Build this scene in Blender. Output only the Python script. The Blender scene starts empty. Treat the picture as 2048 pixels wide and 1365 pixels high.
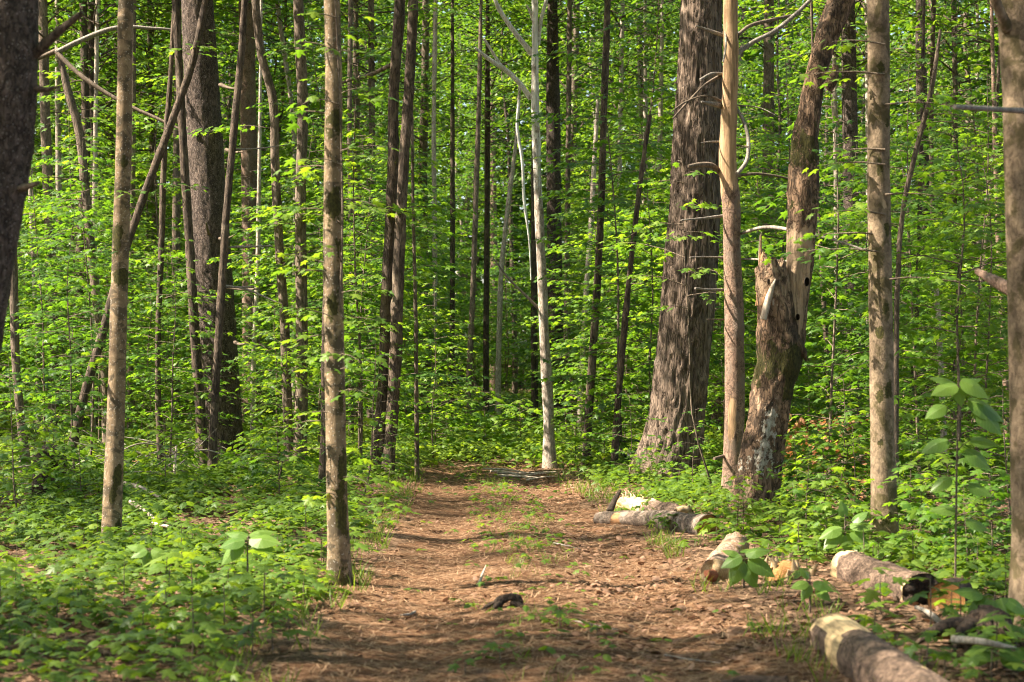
import bpy, math, random
import numpy as np
from mathutils import Vector, Matrix

SC = bpy.context.scene
COL = SC.collection
R = np.random.default_rng(11)
rad = math.radians

# ------------------------------------------------------------------ camera, sky, sun, exposure
F = 70 / 36 * 2048            # focal length in pixels of the 2048 px wide photograph
EYE = 1.5                     # camera height, horizon at row 707
cam = bpy.data.cameras.new('camera')
cam.lens = 70; cam.sensor_width = 36; cam.shift_y = 24.5 / 2048
cam.clip_start = 0.1; cam.clip_end = 2000
cam.dof.use_dof = True; cam.dof.focus_distance = 23; cam.dof.aperture_fstop = 3.8
camo = bpy.data.objects.new('camera', cam); COL.objects.link(camo)
camo.location = (0, 0, EYE); camo.rotation_euler = (rad(90), 0, 0)
SC.camera = camo

TO_SUN = Vector((-0.85, -0.12, 0.95)).normalized()
world = bpy.data.worlds.new('World'); SC.world = world; world.use_nodes = True
wn = world.node_tree
for n in list(wn.nodes): wn.nodes.remove(n)
wo = wn.nodes.new('ShaderNodeOutputWorld'); wb = wn.nodes.new('ShaderNodeBackground')
sky = wn.nodes.new('ShaderNodeTexSky'); sky.sky_type = 'NISHITA'; sky.sun_disc = False
sky.sun_elevation = math.asin(TO_SUN.z); sky.sun_rotation = math.atan2(TO_SUN.x, TO_SUN.y)
sky.air_density = 1.0; sky.dust_density = 2.5; sky.ozone_density = 0.6
wb.inputs['Strength'].default_value = 0.09
wn.links.new(sky.outputs[0], wb.inputs[0]); wn.links.new(wb.outputs[0], wo.inputs[0])
sl = bpy.data.lights.new('sun', 'SUN'); sl.energy = 5.0; sl.angle = rad(0.5); sl.color = (1.0, 0.90, 0.74)
so = bpy.data.objects.new('sun', sl); COL.objects.link(so)
so.rotation_euler = (-TO_SUN).to_track_quat('-Z', 'Y').to_euler(); so.location = (-20, -8, 30)
SC.view_settings.view_transform = 'Standard'; SC.view_settings.look = 'None'
SC.view_settings.gamma = 1; SC.view_settings.use_curve_mapping = False
SC.view_settings.exposure = 2.15
cy = SC.cycles
cy.max_bounces = 7; cy.diffuse_bounces = 4; cy.glossy_bounces = 2; cy.transmission_bounces = 5; cy.transparent_max_bounces = 4
cy.sample_clamp_indirect = 6; cy.caustics_reflective = False; cy.caustics_refractive = False
cy.filter_width = 1.05; cy.use_denoising = True; cy.denoiser = 'OPENIMAGEDENOISE'; cy.use_adaptive_sampling = True; cy.adaptive_threshold = 0.02

# ------------------------------------------------------------------ numeric helpers
def _hash(i, j, k):
    n = (i * 374761393 + j * 668265263 + k * 2147483647) & 0xFFFFFFFF
    n = ((n ^ (n >> 13)) * 1274126177) & 0xFFFFFFFF
    return ((n ^ (n >> 16)) & 0xFFFF) / 65535.0

def noise(x, y, z=0.0):
    x, y, z = np.broadcast_arrays(np.asarray(x, float), np.asarray(y, float), np.asarray(z, float))
    i, j, k = np.floor(x).astype(np.int64), np.floor(y).astype(np.int64), np.floor(z).astype(np.int64)
    u, v, w = x - i, y - j, z - k
    u, v, w = u*u*(3-2*u), v*v*(3-2*v), w*w*(3-2*w)
    r = 0
    for a in (0, 1):
        for b in (0, 1):
            for c in (0, 1):
                r = r + _hash(i+a, j+b, k+c) * (u if a else 1-u) * (v if b else 1-v) * (w if c else 1-w)
    return r

def fbm(x, y, z=0.0, o=4):
    r = 0; a = 0.5; t = 0
    for q in range(o):
        r = r + a * noise(np.asarray(x) * 2**q + 17.3*q, np.asarray(y) * 2**q + 5.1*q, np.asarray(z) * 2**q); t += a; a *= 0.5
    return r / t

def path_edges(y):
    l = np.interp(y, [-5, 9, 13.5, 17, 20.4, 24.6, 27], [-1.2, -1.08, -0.98, -0.98, -1.0, -1.2, -1.0])
    r = np.interp(y, [-5, 9, 13.5, 17, 20.4, 24.6, 27], [1.55, 1.5, 1.2, 1.05, 0.86, 0.52, 0.3])
    return l, r

def height(x, y):
    x = np.asarray(x, float); y = np.asarray(y, float)
    l, r = path_edges(y); c = (l + r) / 2; hw = (r - l) / 2
    d = np.abs(x - c) / hw
    near = np.clip((28 - y) / 3, 0, 1)
    h = (fbm(x*0.25+9, y*0.25, 0, 3) - 0.5) * 0.22 * np.clip((d - 0.8) / 2.5, 0, 1)
    h = h + near * (0.03 * np.clip((d - 0.85) / 0.9, 0, 1) - 0.04 * np.exp(-((d - 0.55) / 0.25)**2) * (d < 1.4))
    h = h + (fbm(x*2.2, y*2.2, 3, 3) - 0.5) * 0.03 + (fbm(x*9, y*9, 4, 2) - 0.5) * 0.02
    return h

def hz(x, y): return float(height(x, y))
def at(px, Y): return (px - 1024) / F * Y                   # the metre across at distance Y
def up(py, Y): return EYE - (py - 707) / F * Y
def dist(py): return EYE * F / (py - 707)

def smooth_curve(P, s):
    """points and radii through the knots P (n, k), at the parameters s in 0..1"""
    P = np.asarray(P, float)
    d = np.r_[0, np.cumsum(np.maximum(np.linalg.norm(np.diff(P[:, :3], axis=0), axis=1), 1e-5))]
    d /= d[-1]
    m = np.gradient(P, d, axis=0) if len(P) > 2 else np.repeat((P[1:] - P[:1]) , 2, axis=0)
    i = np.clip(np.searchsorted(d, s, side='right') - 1, 0, len(P) - 2)
    h = (d[i+1] - d[i])[:, None]; t = ((s - d[i])[:, None]) / h
    return ((2*t**3-3*t**2+1)*P[i] + (t**3-2*t**2+t)*h*m[i] + (-2*t**3+3*t**2)*P[i+1] + (t**3-t**2)*h*m[i+1])

class MB:
    """collects geometry for one mesh object"""
    def __init__(s): s.v = []; s.f3 = []; s.f4 = []; s.m3 = []; s.m4 = []; s.n = 0; s.att = {}; s.attn = []
    def add(s, v, tri=None, quad=None, mat=0, att=None):
        v = np.asarray(v, float)
        if tri is not None and len(tri): s.f3.append(np.asarray(tri) + s.n); s.m3.append(np.full(len(tri), mat))
        if quad is not None and len(quad): s.f4.append(np.asarray(quad) + s.n); s.m4.append(np.full(len(quad), mat))
        s.attn.append((s.n, len(v), att or {})); s.v.append(v); s.n += len(v)
        return s
    def mesh(s, name, mats, smooth=True):
        me = bpy.data.meshes.new(name)
        v = np.concatenate(s.v).astype(np.float32)
        f3 = np.concatenate(s.f3) if s.f3 else np.zeros((0, 3), int)
        f4 = np.concatenate(s.f4) if s.f4 else np.zeros((0, 4), int)
        me.vertices.add(len(v)); me.vertices.foreach_set('co', v.ravel())
        loops = np.concatenate([f3.ravel(), f4.ravel()]).astype(np.int32)
        n3, n4 = len(f3), len(f4)
        me.loops.add(len(loops)); me.loops.foreach_set('vertex_index', loops)
        me.polygons.add(n3 + n4)
        st = np.concatenate([np.arange(n3) * 3, n3*3 + np.arange(n4) * 4]).astype(np.int32)
        me.polygons.foreach_set('loop_start', st)
        mi = np.concatenate([np.concatenate(s.m3) if s.m3 else [], np.concatenate(s.m4) if s.m4 else []]).astype(np.int32)
        for m in mats: me.materials.append(m)
        me.polygons.foreach_set('material_index', mi)
        me.polygons.foreach_set('use_smooth', np.full(n3 + n4, smooth))
        keys = {k for _, _, a in s.attn for k in a}
        for k in keys:
            arr = np.zeros(len(v), np.float32)
            for o, n, a in s.attn:
                if k in a: arr[o:o+n] = a[k]
            me.attributes.new(k, 'FLOAT', 'POINT').data.foreach_set('value', arr)
        me.update(calc_edges=True)
        return me
    def build(s, name, mats, parent=None, loc=(0, 0, 0), smooth=True):
        if not isinstance(mats, (list, tuple)): mats = [mats]
        return link(name, s.mesh(name, mats, smooth), parent, loc)

def link(name, data, parent=None, loc=(0, 0, 0)):
    o = bpy.data.objects.new(name, data); COL.objects.link(o); o.location = loc
    if parent: o.parent = parent
    return o

def tag(o, label=None, cat=None, group=None, kind=None):
    if label: o['label'] = label
    if cat: o['category'] = cat
    if group: o['group'] = group
    if kind: o['kind'] = kind
    return o

def thing(name, label, cat, loc, group=None, rz=0):
    o = bpy.data.objects.new(name, None); COL.objects.link(o)
    o.empty_display_size = 0.2; o.location = loc; o.rotation_euler = (0, 0, rz)
    return tag(o, label, cat, group)

def copy_thing(src, label, group, loc, rz=0, sc=1.0):
    r = src.copy(); COL.objects.link(r); r.location = loc; r.rotation_euler = (0, 0, rz); r.scale = (sc,)*3
    tag(r, label, None, group)
    for ch in list(src.children):
        c = ch.copy(); COL.objects.link(c); c.parent = r
        for g in ch.children:
            d = g.copy(); COL.objects.link(d); d.parent = c
    return r

def frames(P):
    T = np.gradient(P, axis=0); T /= np.linalg.norm(T, axis=1, keepdims=True) + 1e-9
    ref = np.array([1., 0, 0]) if abs(T[0, 0]) < 0.8 else np.array([0, 1., 0])
    U = np.zeros_like(P); V = np.zeros_like(P); u = ref
    for i in range(len(P)):
        u = u - T[i] * (u @ T[i]); u /= np.linalg.norm(u) + 1e-9
        U[i] = u; V[i] = np.cross(T[i], u)
    return T, U, V

def tube(mb, knots, sides=12, step=0.1, rough=None, mat=0, cap=True, seed=0, attf=None, capmat=None, shape=None, ragged=0.0):
    """a bent tapering round bar; knots (x, y, z, radius)"""
    K = np.asarray(knots, float)
    L = np.linalg.norm(np.diff(K[:, :3], axis=0), axis=1).sum()
    n = max(3, int(L / step) + 1)
    Q = smooth_curve(K, np.linspace(0, 1, n)); P, r = Q[:, :3], np.maximum(Q[:, 3], 0.0008)
    T, U, V = frames(P)
    th = np.linspace(0, 2*np.pi, sides, endpoint=False)
    s = np.linspace(0, L, n)[:, None] * np.ones((1, sides)); TH = np.ones((n, 1)) * th[None]
    rr = r[:, None] * np.ones((1, sides))
    if shape is not None: rr = rr * shape(s, TH, L)
    if rough is not None: rr = rr + rough(np.cos(TH) * r[:, None], np.sin(TH) * r[:, None], s, seed)
    if ragged:
        k = (np.arange(n) >= n - max(2, int(0.12 / step)))[:, None]
    v = P[:, None] + rr[..., None] * (np.cos(TH)[..., None] * U[:, None] + np.sin(TH)[..., None] * V[:, None])
    if ragged:
        w = np.clip((s - (L - ragged)) / ragged, 0, 1) * (fbm(TH * 2.2 + seed, 0, seed, 2) * 2 - 0.6) * ragged
        v = v + w[..., None] * T[:, None]
    att = attf(v, s, TH, L) if attf else {}
    att = {k: a.ravel() for k, a in att.items()}
    i = np.arange(n - 1)[:, None] * sides; j = np.arange(sides)[None]; jn = (j + 1) % sides
    q = np.stack([i + j, i + jn, i + sides + jn, i + sides + j], -1).reshape(-1, 4)
    mb.add(v.reshape(-1, 3), quad=q, mat=mat, att=att)
    if cap:
        for e, sg in ((0, -1), (n - 1, 1)):
            c = v[e].mean(0)
            vv = np.vstack([v[e], c[None]]); a = np.arange(sides); b = (a + 1) % sides
            t = np.stack([a, b, np.full(sides, sides)], -1)
            if sg < 0: t = t[:, ::-1]
            mb.add(vv, tri=t, mat=mat if capmat is None else capmat, att={k: np.full(sides + 1, x.reshape(n, sides)[e].mean()) for k, x in att.items()})
    return v

# bark relief
def furrow(a):
    def f(x, y, s, sd):
        n1 = fbm(x*34 + sd, y*34, s*5.0 + (noise(x*9, y*9, s*3)*1.2), 2)
        rg = 1 - np.abs(2*n1 - 1) * 2.2
        return a * rg + a * 0.9 * (noise(x*7, y*7, s*1.5 + sd) - 0.5) + a*0.5*(noise(x*50, y*50, s*22)-0.5)
    return f
def scaly(a):
    def f(x, y, s, sd):
        return a * (noise(x*60 + sd, y*60, s*22) - 0.5) + a * (noise(x*25 + sd, y*25, s*9) - 0.5) + a * (noise(x*5, y*5, s*2 + sd) - 0.5)
    return f
def lumpy(a):
    def f(x, y, s, sd):
        return a * (noise(x*9 + sd, y*9, s*3.0) - 0.5) * 2 + a * 0.5 * (noise(x*40, y*40, s*14 + sd) - 0.5)
    return f

# ------------------------------------------------------------------ materials
class NT:
    def __init__(s, name):
        s.m = bpy.data.materials.new(name); s.m.use_nodes = True; s.t = s.m.node_tree
        for n in list(s.t.nodes): s.t.nodes.remove(n)
        s.out = s.t.nodes.new('ShaderNodeOutputMaterial')
    def n(s, typ, **kw):
        nd = s.t.nodes.new('ShaderNode' + typ)
        for k, v in kw.items():
            if k.startswith('_'): setattr(nd, k[1:], v)
            else:
                i = nd.inputs[int(k[1:])] if k[0] == 'i' and k[1:].isdigit() else nd.inputs[k]
                if hasattr(v, 'is_output'): s.t.links.new(v, i)
                else: i.default_value = v
        return nd
    def math(s, op, a, b=0.0, clamp=False):
        return s.n('Math', _operation=op, _use_clamp=clamp, i0=a, i1=b).outputs[0]
    def mix(s, f, a, b, mode='MIX'):
        nd = s.t.nodes.new('ShaderNodeMix'); nd.data_type = 'RGBA'; nd.blend_type = mode
        for i, v in ((0, f), (6, a), (7, b)):
            if hasattr(v, 'is_output'): s.t.links.new(v, nd.inputs[i])
            else: nd.inputs[i].default_value = v if i == 0 else (*v[:3], 1)
        return nd.outputs[2]
    def ramp(s, f, stops):
        nd = s.t.nodes.new('ShaderNodeValToRGB'); e = nd.color_ramp.elements
        while len(e) < len(stops): e.new(0.5)
        for k, (p, c) in enumerate(stops):
            e[k].position = p; e[k].color = (*c, 1) if not np.isscalar(c) else (c, c, c, 1)
        s.t.links.new(f, nd.inputs[0]); return nd.outputs[0]
    def step(s, f, lo, hi): return s.n('MapRange', _interpolation_type='SMOOTHSTEP', Value=f, **{'From Min': lo, 'From Max': hi}).outputs[0]
    def coords(s, scale=(1, 1, 1), rnd=True):
        tc = s.n('TexCoord'); v = tc.outputs['Object']
        if rnd:
            oi = s.n('ObjectInfo'); k = s.math('MULTIPLY', oi.outputs['Random'], 37.0)
            v = s.n('VectorMath', _operation='ADD', i0=v, i1=k).outputs[0]
        return s.n('Mapping', Vector=v, Scale=scale).outputs[0]
    def noise(s, v, sc, d=4, ro=0.55, dist=0.0):
        return s.n('TexNoise', Vector=v, Scale=sc, Detail=d, Roughness=ro, Distortion=dist).outputs[0]
    def finish(s, col, rough=0.85, bump=None, strength=0.5, distance=0.02, spec=0.25):
        b = s.n('BsdfPrincipled', Roughness=rough); 
        if hasattr(col, 'is_output'): s.t.links.new(col, b.inputs['Base Color'])
        else: b.inputs['Base Color'].default_value = (*col, 1)
        b.inputs['Specular IOR Level'].default_value = spec
        if bump is not None:
            bn = s.n('Bump', Height=bump, Strength=strength, Distance=distance); s.t.links.new(bn.outputs[0], b.inputs['Normal'])
        s.t.links.new(b.outputs[0], s.out.inputs[0]); return s.m

def bark(name, dark, light, stretch=0.25, scale=30, bump=0.8, patch=None, pth=(0.52, 0.62), psc=6, pstr=0.6, moss=None, mth=(0.62, 0.7),
         bare=(0.42, 0.30, 0.19), speck=None, bd=0.012, crack=0.7):
    t = NT(name)
    v = t.coords((1, 1, stretch)); v2 = t.coords((1, 1, pstr))
    n1 = t.noise(v, scale, 6, 0.65, 0.6); n2 = t.noise(v, scale * 0.22, 3)
    cn = t.noise(v, scale * 0.75, 3, 0.6, 1.2)
    cr = t.step(t.math('ABSOLUTE', t.math('SUBTRACT', cn, 0.5)), 0.0, 0.055)
    h = t.math('ADD', t.math('MULTIPLY', n1, 0.75), t.math('MULTIPLY', cr, 0.35))
    c = t.ramp(t.math('ADD', t.math('MULTIPLY', n1, 0.7), t.math('MULTIPLY', n2, 0.3)), [(0.36, dark), (0.64, light)])
    c = t.mix(t.math('MULTIPLY', t.math('SUBTRACT', 1.0, cr), crack), c, tuple(x * 0.45 for x in dark))
    if patch is not None:
        pn = t.noise(v2, psc, 4, 0.6, 0.4); c = t.mix(t.math('MULTIPLY', t.step(pn, *pth), 0.85), c, patch)
    if speck is not None:
        sp = t.n('TexVoronoi', Vector=t.coords((1, 1, 0.8)), Scale=55.0).outputs[0]
        c = t.mix(t.math('MULTIPLY', t.step(sp, 0.24, 0.14), 0.7), c, speck)
    at_b = t.n('Attribute', _attribute_name='bare').outputs['Fac']
    grain = t.noise(t.coords((1, 1, 0.07)), 34, 5, 0.7)
    bc = t.ramp(grain, [(0.36, tuple(x * 0.38 for x in bare)), (0.5, tuple(x * 0.8 for x in bare)), (0.62, bare)])
    bn = t.noise(v2, 14, 4, 0.65)
    bm = t.step(t.math('ADD', at_b, t.math('MULTIPLY', t.math('SUBTRACT', bn, 0.5), 0.9)), 0.44, 0.56)
    c = t.mix(bm, c, bc)
    at_l = t.n('Attribute', _attribute_name='lichen').outputs['Fac']
    ln = t.noise(t.coords((1, 1, 0.7)), 26, 5, 0.7)
    c = t.mix(t.step(t.math('ADD', at_l, t.math('MULTIPLY', t.math('SUBTRACT', ln, 0.5), 2.6)), 0.66, 0.82), c, t.ramp(ln, [(0.4, (0.26, 0.22, 0.17)), (0.64, (0.50, 0.46, 0.38))]))
    at_m = t.n('Attribute', _attribute_name='moss').outputs['Fac']
    mn = t.noise(t.coords((1, 1, 0.8)), 11, 5, 0.7)
    mm = t.step(t.math('ADD', at_m, t.math('MULTIPLY', t.math('SUBTRACT', mn, 0.5), 2.4)), 0.5, 0.62)
    mfine = t.noise(v, 90, 3)
    c = t.mix(mm, c, t.ramp(mfine, [(0.3, (0.022, 0.020, 0.008)), (0.75, (0.085, 0.075, 0.018))]))
    if moss is not None:
        c = t.mix(t.math('MULTIPLY', t.step(mn, *mth), 0.8), c, moss)
    h = t.math('ADD', t.math('MULTIPLY', h, t.math('SUBTRACT', 1.0, t.math('MULTIPLY', bm, 0.7))), t.math('MULTIPLY', grain, 0.2))
    return t.finish(c, 0.9, h, bump, bd)

M = {}
M['pine'] = bark('pine_bark', (0.03, 0.021, 0.016), (0.155, 0.112, 0.09), 0.5, 30, 1.0, speck=(0.30, 0.25, 0.22), bd=0.02)
M['furrow'] = bark('furrowed_bark', (0.05, 0.034, 0.024), (0.27, 0.195, 0.145), 0.14, 25, 1.0, bd=0.03, patch=(0.17, 0.13, 0.10), pth=(0.5, 0.7), psc=3)
M['smooth'] = bark('smooth_grey_brown_bark', (0.13, 0.088, 0.052), (0.30, 0.215, 0.13), 0.6, 26, 0.5, patch=(0.065, 0.05, 0.032), pth=(0.48, 0.57), psc=7.5, pstr=1.3, speck=(0.46, 0.42, 0.36), bd=0.006, crack=0.2)
M['mottled'] = bark('mottled_brown_bark', (0.10, 0.07, 0.045), (0.31, 0.225, 0.145), 0.7, 26, 0.7, patch=(0.07, 0.055, 0.022), pth=(0.49, 0.60), psc=8, pstr=0.9, bd=0.006, crack=0.35)
M['dark'] = bark('dark_rough_bark', (0.035, 0.026, 0.02), (0.17, 0.12, 0.085), 0.22, 36, 1.0, patch=(0.20, 0.155, 0.11), pth=(0.55, 0.7), psc=7, bd=0.015)
M['brown'] = bark('brown_grey_bark', (0.085, 0.062, 0.045), (0.26, 0.195, 0.145), 0.25, 36, 0.9, patch=(0.06, 0.05, 0.03), pth=(0.56, 0.68), psc=6, bd=0.012)
M['pale'] = bark('pale_grey_bark', (0.26, 0.20, 0.15), (0.56, 0.48, 0.40), 0.35, 34, 0.8, patch=(0.14, 0.10, 0.075), pth=(0.58, 0.7), psc=8, bare=(0.74, 0.69, 0.60), bd=0.01)
M['conifer'] = bark('flaking_conifer_bark', (0.11, 0.07, 0.05), (0.34, 0.22, 0.155), 0.7, 30, 0.9, bare=(0.42, 0.27, 0.15), patch=(0.20, 0.145, 0.11), pth=(0.5, 0.6), psc=9, bd=0.012)
M['rotten'] = bark('rotting_snag_bark', (0.04, 0.026, 0.016), (0.36, 0.225, 0.14), 0.35, 22, 1.0, bare=(0.42, 0.29, 0.185), patch=(0.05, 0.035, 0.024), pth=(0.5, 0.62), psc=9, bd=0.025)
M['twig'] = bark('dead_twig_bark', (0.075, 0.055, 0.04), (0.24, 0.18, 0.13), 0.3, 50, 0.5, bd=0.004)
M['greytwig'] = bark('grey_twig_bark', (0.14, 0.12, 0.10), (0.36, 0.31, 0.26), 0.3, 50, 0.5, bd=0.004)
M['palestick'] = bark('pale_dry_wood', (0.32, 0.24, 0.17), (0.6, 0.5, 0.4), 0.2, 40, 0.5, bd=0.004)
M['log'] = bark('log_bark', (0.055, 0.035, 0.025), (0.255, 0.17, 0.12), 0.8, 32, 1.0, bare=(0.66, 0.47, 0.25), bd=0.01)
M['logmix'] = bark('mottled_log_bark', (0.075, 0.055, 0.042), (0.25, 0.185, 0.14), 1.0, 28, 1.0, bare=(0.42, 0.22, 0.10), patch=(0.27, 0.22, 0.175), pth=(0.5, 0.6), psc=8, pstr=1.2, bd=0.01)
M['palelog'] = bark('peeled_log_wood', (0.17, 0.105, 0.07), (0.46, 0.32, 0.23), 0.5, 22, 0.9, patch=(0.30, 0.165, 0.09), pth=(0.5, 0.65), psc=9, bd=0.01)
M['stump'] = bark('dark_rotten_or_shadowed_wood', (0.018, 0.013, 0.010), (0.10, 0.066, 0.045), 0.4, 30, 1.0, bd=0.02)  # rotten wood, also the painted shadow on two log ends

def cut_wood(name, a, b):
    t = NT(name); v = t.coords((1, 1, 1)); n = t.noise(v, 30, 5, 0.7); n2 = t.noise(v, 8, 3)
    xy = t.n('SeparateXYZ', Vector=t.coords((1, 1, 1), rnd=False))
    rr = t.math('SQRT', t.math('ADD', t.math('MULTIPLY', xy.outputs[0], xy.outputs[0]), t.math('MULTIPLY', xy.outputs[1], xy.outputs[1])))
    ring = t.math('FRACT', t.math('ADD', t.math('MULTIPLY', rr, 75.0), t.math('MULTIPLY', n2, 1.5)))
    c = t.mix(t.math('MULTIPLY', n2, 0.8), t.ramp(n, [(0.3, a), (0.7, b)]), tuple(x*0.6 for x in a))
    c = t.mix(t.math('MULTIPLY', t.step(ring, 0.55, 1.0), 0.55), c, tuple(x*0.45 for x in a))
    return t.finish(c, 0.85, t.math('ADD', n, t.math('MULTIPLY', ring, 0.3)), 0.9, 0.01)
M['cut_orange'] = cut_wood('weathered_cut_wood', (0.30, 0.13, 0.04), (0.55, 0.29, 0.11))
M['cut_pale'] = cut_wood('splintered_pale_wood', (0.42, 0.29, 0.15), (0.70, 0.53, 0.33))
M['torn'] = bark('torn_orange_brown_wood', (0.13, 0.06, 0.027), (0.56, 0.33, 0.17), 0.10, 46, 1.0, patch=(0.50, 0.40, 0.30), pth=(0.5, 0.6), psc=9, pstr=0.3, bd=0.012)
M['red_rot'] = cut_wood('red_rotten_wood', (0.22, 0.075, 0.035), (0.42, 0.17, 0.09))

def leaf_mat(name, lo, mid, hi, tr, mixf=0.5, rough=0.45):
    t = NT(name)
    g = t.n('NewGeometry').outputs['Random Per Island']; oi = t.n('ObjectInfo').outputs['Random']
    nz = t.noise(t.coords((1, 1, 1), rnd=False), 0.9, 2)
    f = t.math('ADD', t.math('ADD', t.math('MULTIPLY', g, 0.42), t.math('MULTIPLY', oi, 0.38)), t.math('MULTIPLY', nz, 0.25))
    c = t.ramp(f, [(0.15, lo), (0.52, mid), (0.9, hi)])
    tc = t.mix(1.0, c, tr, 'MULTIPLY')
    b = t.n('BsdfPrincipled', Roughness=rough); t.t.links.new(c, b.inputs['Base Color']); b.inputs['Specular IOR Level'].default_value = 0.35
    tl = t.n('BsdfTranslucent', Color=tc)
    ms = t.n('MixShader', Fac=mixf, i1=b.outputs[0], i2=tl.outputs[0]); t.t.links.new(ms.outputs[0], t.out.inputs[0])
    return t.m
LO, MI, HI = (0.030, 0.082, 0.013), (0.077, 0.160, 0.020), (0.17, 0.25, 0.027)
TR = (2.15, 2.0, 0.72)
M['leaf'] = leaf_mat('understory_leaf', LO, MI, HI, TR)
M['canopy'] = leaf_mat('canopy_leaf', (0.030, 0.08, 0.013), (0.078, 0.158, 0.02), (0.165, 0.24, 0.027), TR)
M['seed'] = leaf_mat('seedling_leaf', (0.05, 0.105, 0.016), (0.10, 0.175, 0.022), (0.18, 0.25, 0.03), (2.1, 1.9, 0.8), 0.45)
M['broad'] = leaf_mat('broad_leaf', (0.07, 0.15, 0.03), (0.11, 0.20, 0.035), (0.16, 0.25, 0.04), (2.0, 1.9, 0.9), 0.42, 0.4)
M['dry'] = leaf_mat('dry_fallen_leaf', (0.07, 0.036, 0.02), (0.21, 0.11, 0.062), (0.40, 0.25, 0.16), (1, 0.9, 0.8), 0.12, 0.7)
M['needle'] = leaf_mat('dry_pine_needle', (0.05, 0.026, 0.013), (0.16, 0.085, 0.042), (0.38, 0.24, 0.14), (1, .9, .8), 0.05, 0.7)
M['rust'] = leaf_mat('rust_brown_dead_leaf', (0.12, 0.045, 0.02), (0.22, 0.09, 0.035), (0.30, 0.15, 0.06), (1.4, 1.1, 0.8), 0.3, 0.7)
t_ = M['broad'].node_tree; pb = [n for n in t_.nodes if n.type == 'BSDF_PRINCIPLED'][0]; src_ = pb.inputs['Base Color'].links[0].from_socket
nt = NT.__new__(NT); nt.m = M['broad']; nt.t = t_
xyz = nt.n('SeparateXYZ', Vector=nt.n('TexCoord').outputs['Object']); ax = nt.math('ABSOLUTE', xyz.outputs[0])
fr = nt.math('FRACT', nt.math('MULTIPLY', nt.math('SUBTRACT', xyz.outputs[1], nt.math('MULTIPLY', ax, 0.9)), 8.0))
vein = nt.math('MAXIMUM', nt.math('LESS_THAN', fr, 0.12), nt.math('LESS_THAN', ax, 0.014))
t_.links.new(nt.mix(nt.math('MULTIPLY', vein, 0.5), src_, (0.24, 0.33, 0.10)), pb.inputs['Base Color'])
def metal(name, c):
    t = NT(name); n = t.noise(t.coords(), 40, 4); return t.finish(t.mix(n, c, tuple(x*0.5 for x in c)), 0.5, n, 0.1, 0.003)
M['tube'] = metal('dark_green_painted_tube', (0.012, 0.024, 0.02)); M['fabric'] = metal('dark_grey_cloth', (0.03, 0.035, 0.035))

def soil(name, a, b, c, leafy):
    t = NT(name); v = t.coords((1, 1, 1), rnd=False)
    n = t.noise(v, 22, 7, 0.72, 0.6); big = t.noise(v, 1.4, 4, 0.6); streak = t.noise(t.n('Mapping', Vector=v, Scale=(1, 0.25, 1), Rotation=(0, 0, 0.7)).outputs[0], 110, 3, 0.7, 1.5)
    vo = t.n('TexVoronoi', Vector=v, Scale=34.0, Randomness=1.0)
    vc = t.n('SeparateColor', Color=vo.outputs['Color']).outputs[0]
    f = t.math('ADD', t.math('MULTIPLY', n, 0.5), t.math('ADD', t.math('MULTIPLY', vc, leafy), t.math('MULTIPLY', streak, 0.5 - leafy)))
    col = t.ramp(f, [(0.36, a), (0.5, b), (0.64, c)])
    col = t.mix(t.step(big, 0.42, 0.7), col, tuple(x * 0.62 for x in b))
    h = t.math('ADD', t.math('MULTIPLY', n, 0.5), t.math('MULTIPLY', vc, 0.3))
    return t.finish(col, 0.95, h, 1.0, 0.035, 0.1)
M['path'] = soil('pine_needle_dirt', (0.04, 0.018, 0.009), (0.130, 0.064, 0.032), (0.29, 0.17, 0.098), 0.2)
M['soil'] = soil('leaf_mould_soil', (0.045, 0.026, 0.015), (0.13, 0.078, 0.046), (0.30, 0.19, 0.12), 0.32)

# ------------------------------------------------------------------ ground and path: one grid, split along the ragged edge of the path
def grid_axis(parts):
    a = []
    for s, e, d in parts: a.append(np.arange(s, e, d))
    return np.concatenate(a + [[parts[-1][1]]])
gx = grid_axis([(-220, -40, 12), (-40, -8, 1.0), (-8, -3, 0.25), (-3, 3, 0.06), (3, 8, 0.25), (8, 40, 1.0), (40, 220, 12)])
gy = grid_axis([(-60, -6, 3), (-6, 6, 0.5), (6, 30, 0.08), (30, 60, 0.6), (60, 260, 10)])
X, Y = np.meshgrid(gx, gy); Z = height(X, Y)
V = np.stack([X, Y, Z], -1).reshape(-1, 3); nx = len(gx)
I = (np.arange(len(gy) - 1)[:, None] * nx + np.arange(nx - 1)[None]).ravel()
Q = np.stack([I, I + 1, I + nx + 1, I + nx], -1)
C = V[Q].mean(1); le, re = path_edges(C[:, 1]); wob = (fbm(C[:, 0]*1.5, C[:, 1]*1.5, 7, 3) - 0.5) * 0.7
onpath = (C[:, 0] > le + wob) & (C[:, 0] < re + wob) & (C[:, 1] < 26.6 + wob * 4) & (C[:, 1] > -5)
for name, sel, m in (('ground', ~onpath, M['soil']), ('dirt_path', onpath, M['path'])):
    q = Q[sel]; u, inv = np.unique(q, return_inverse=True)
    o = MB().add(V[u], quad=inv.reshape(-1, 4)).build(name, m); tag(o, kind='structure')

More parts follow.
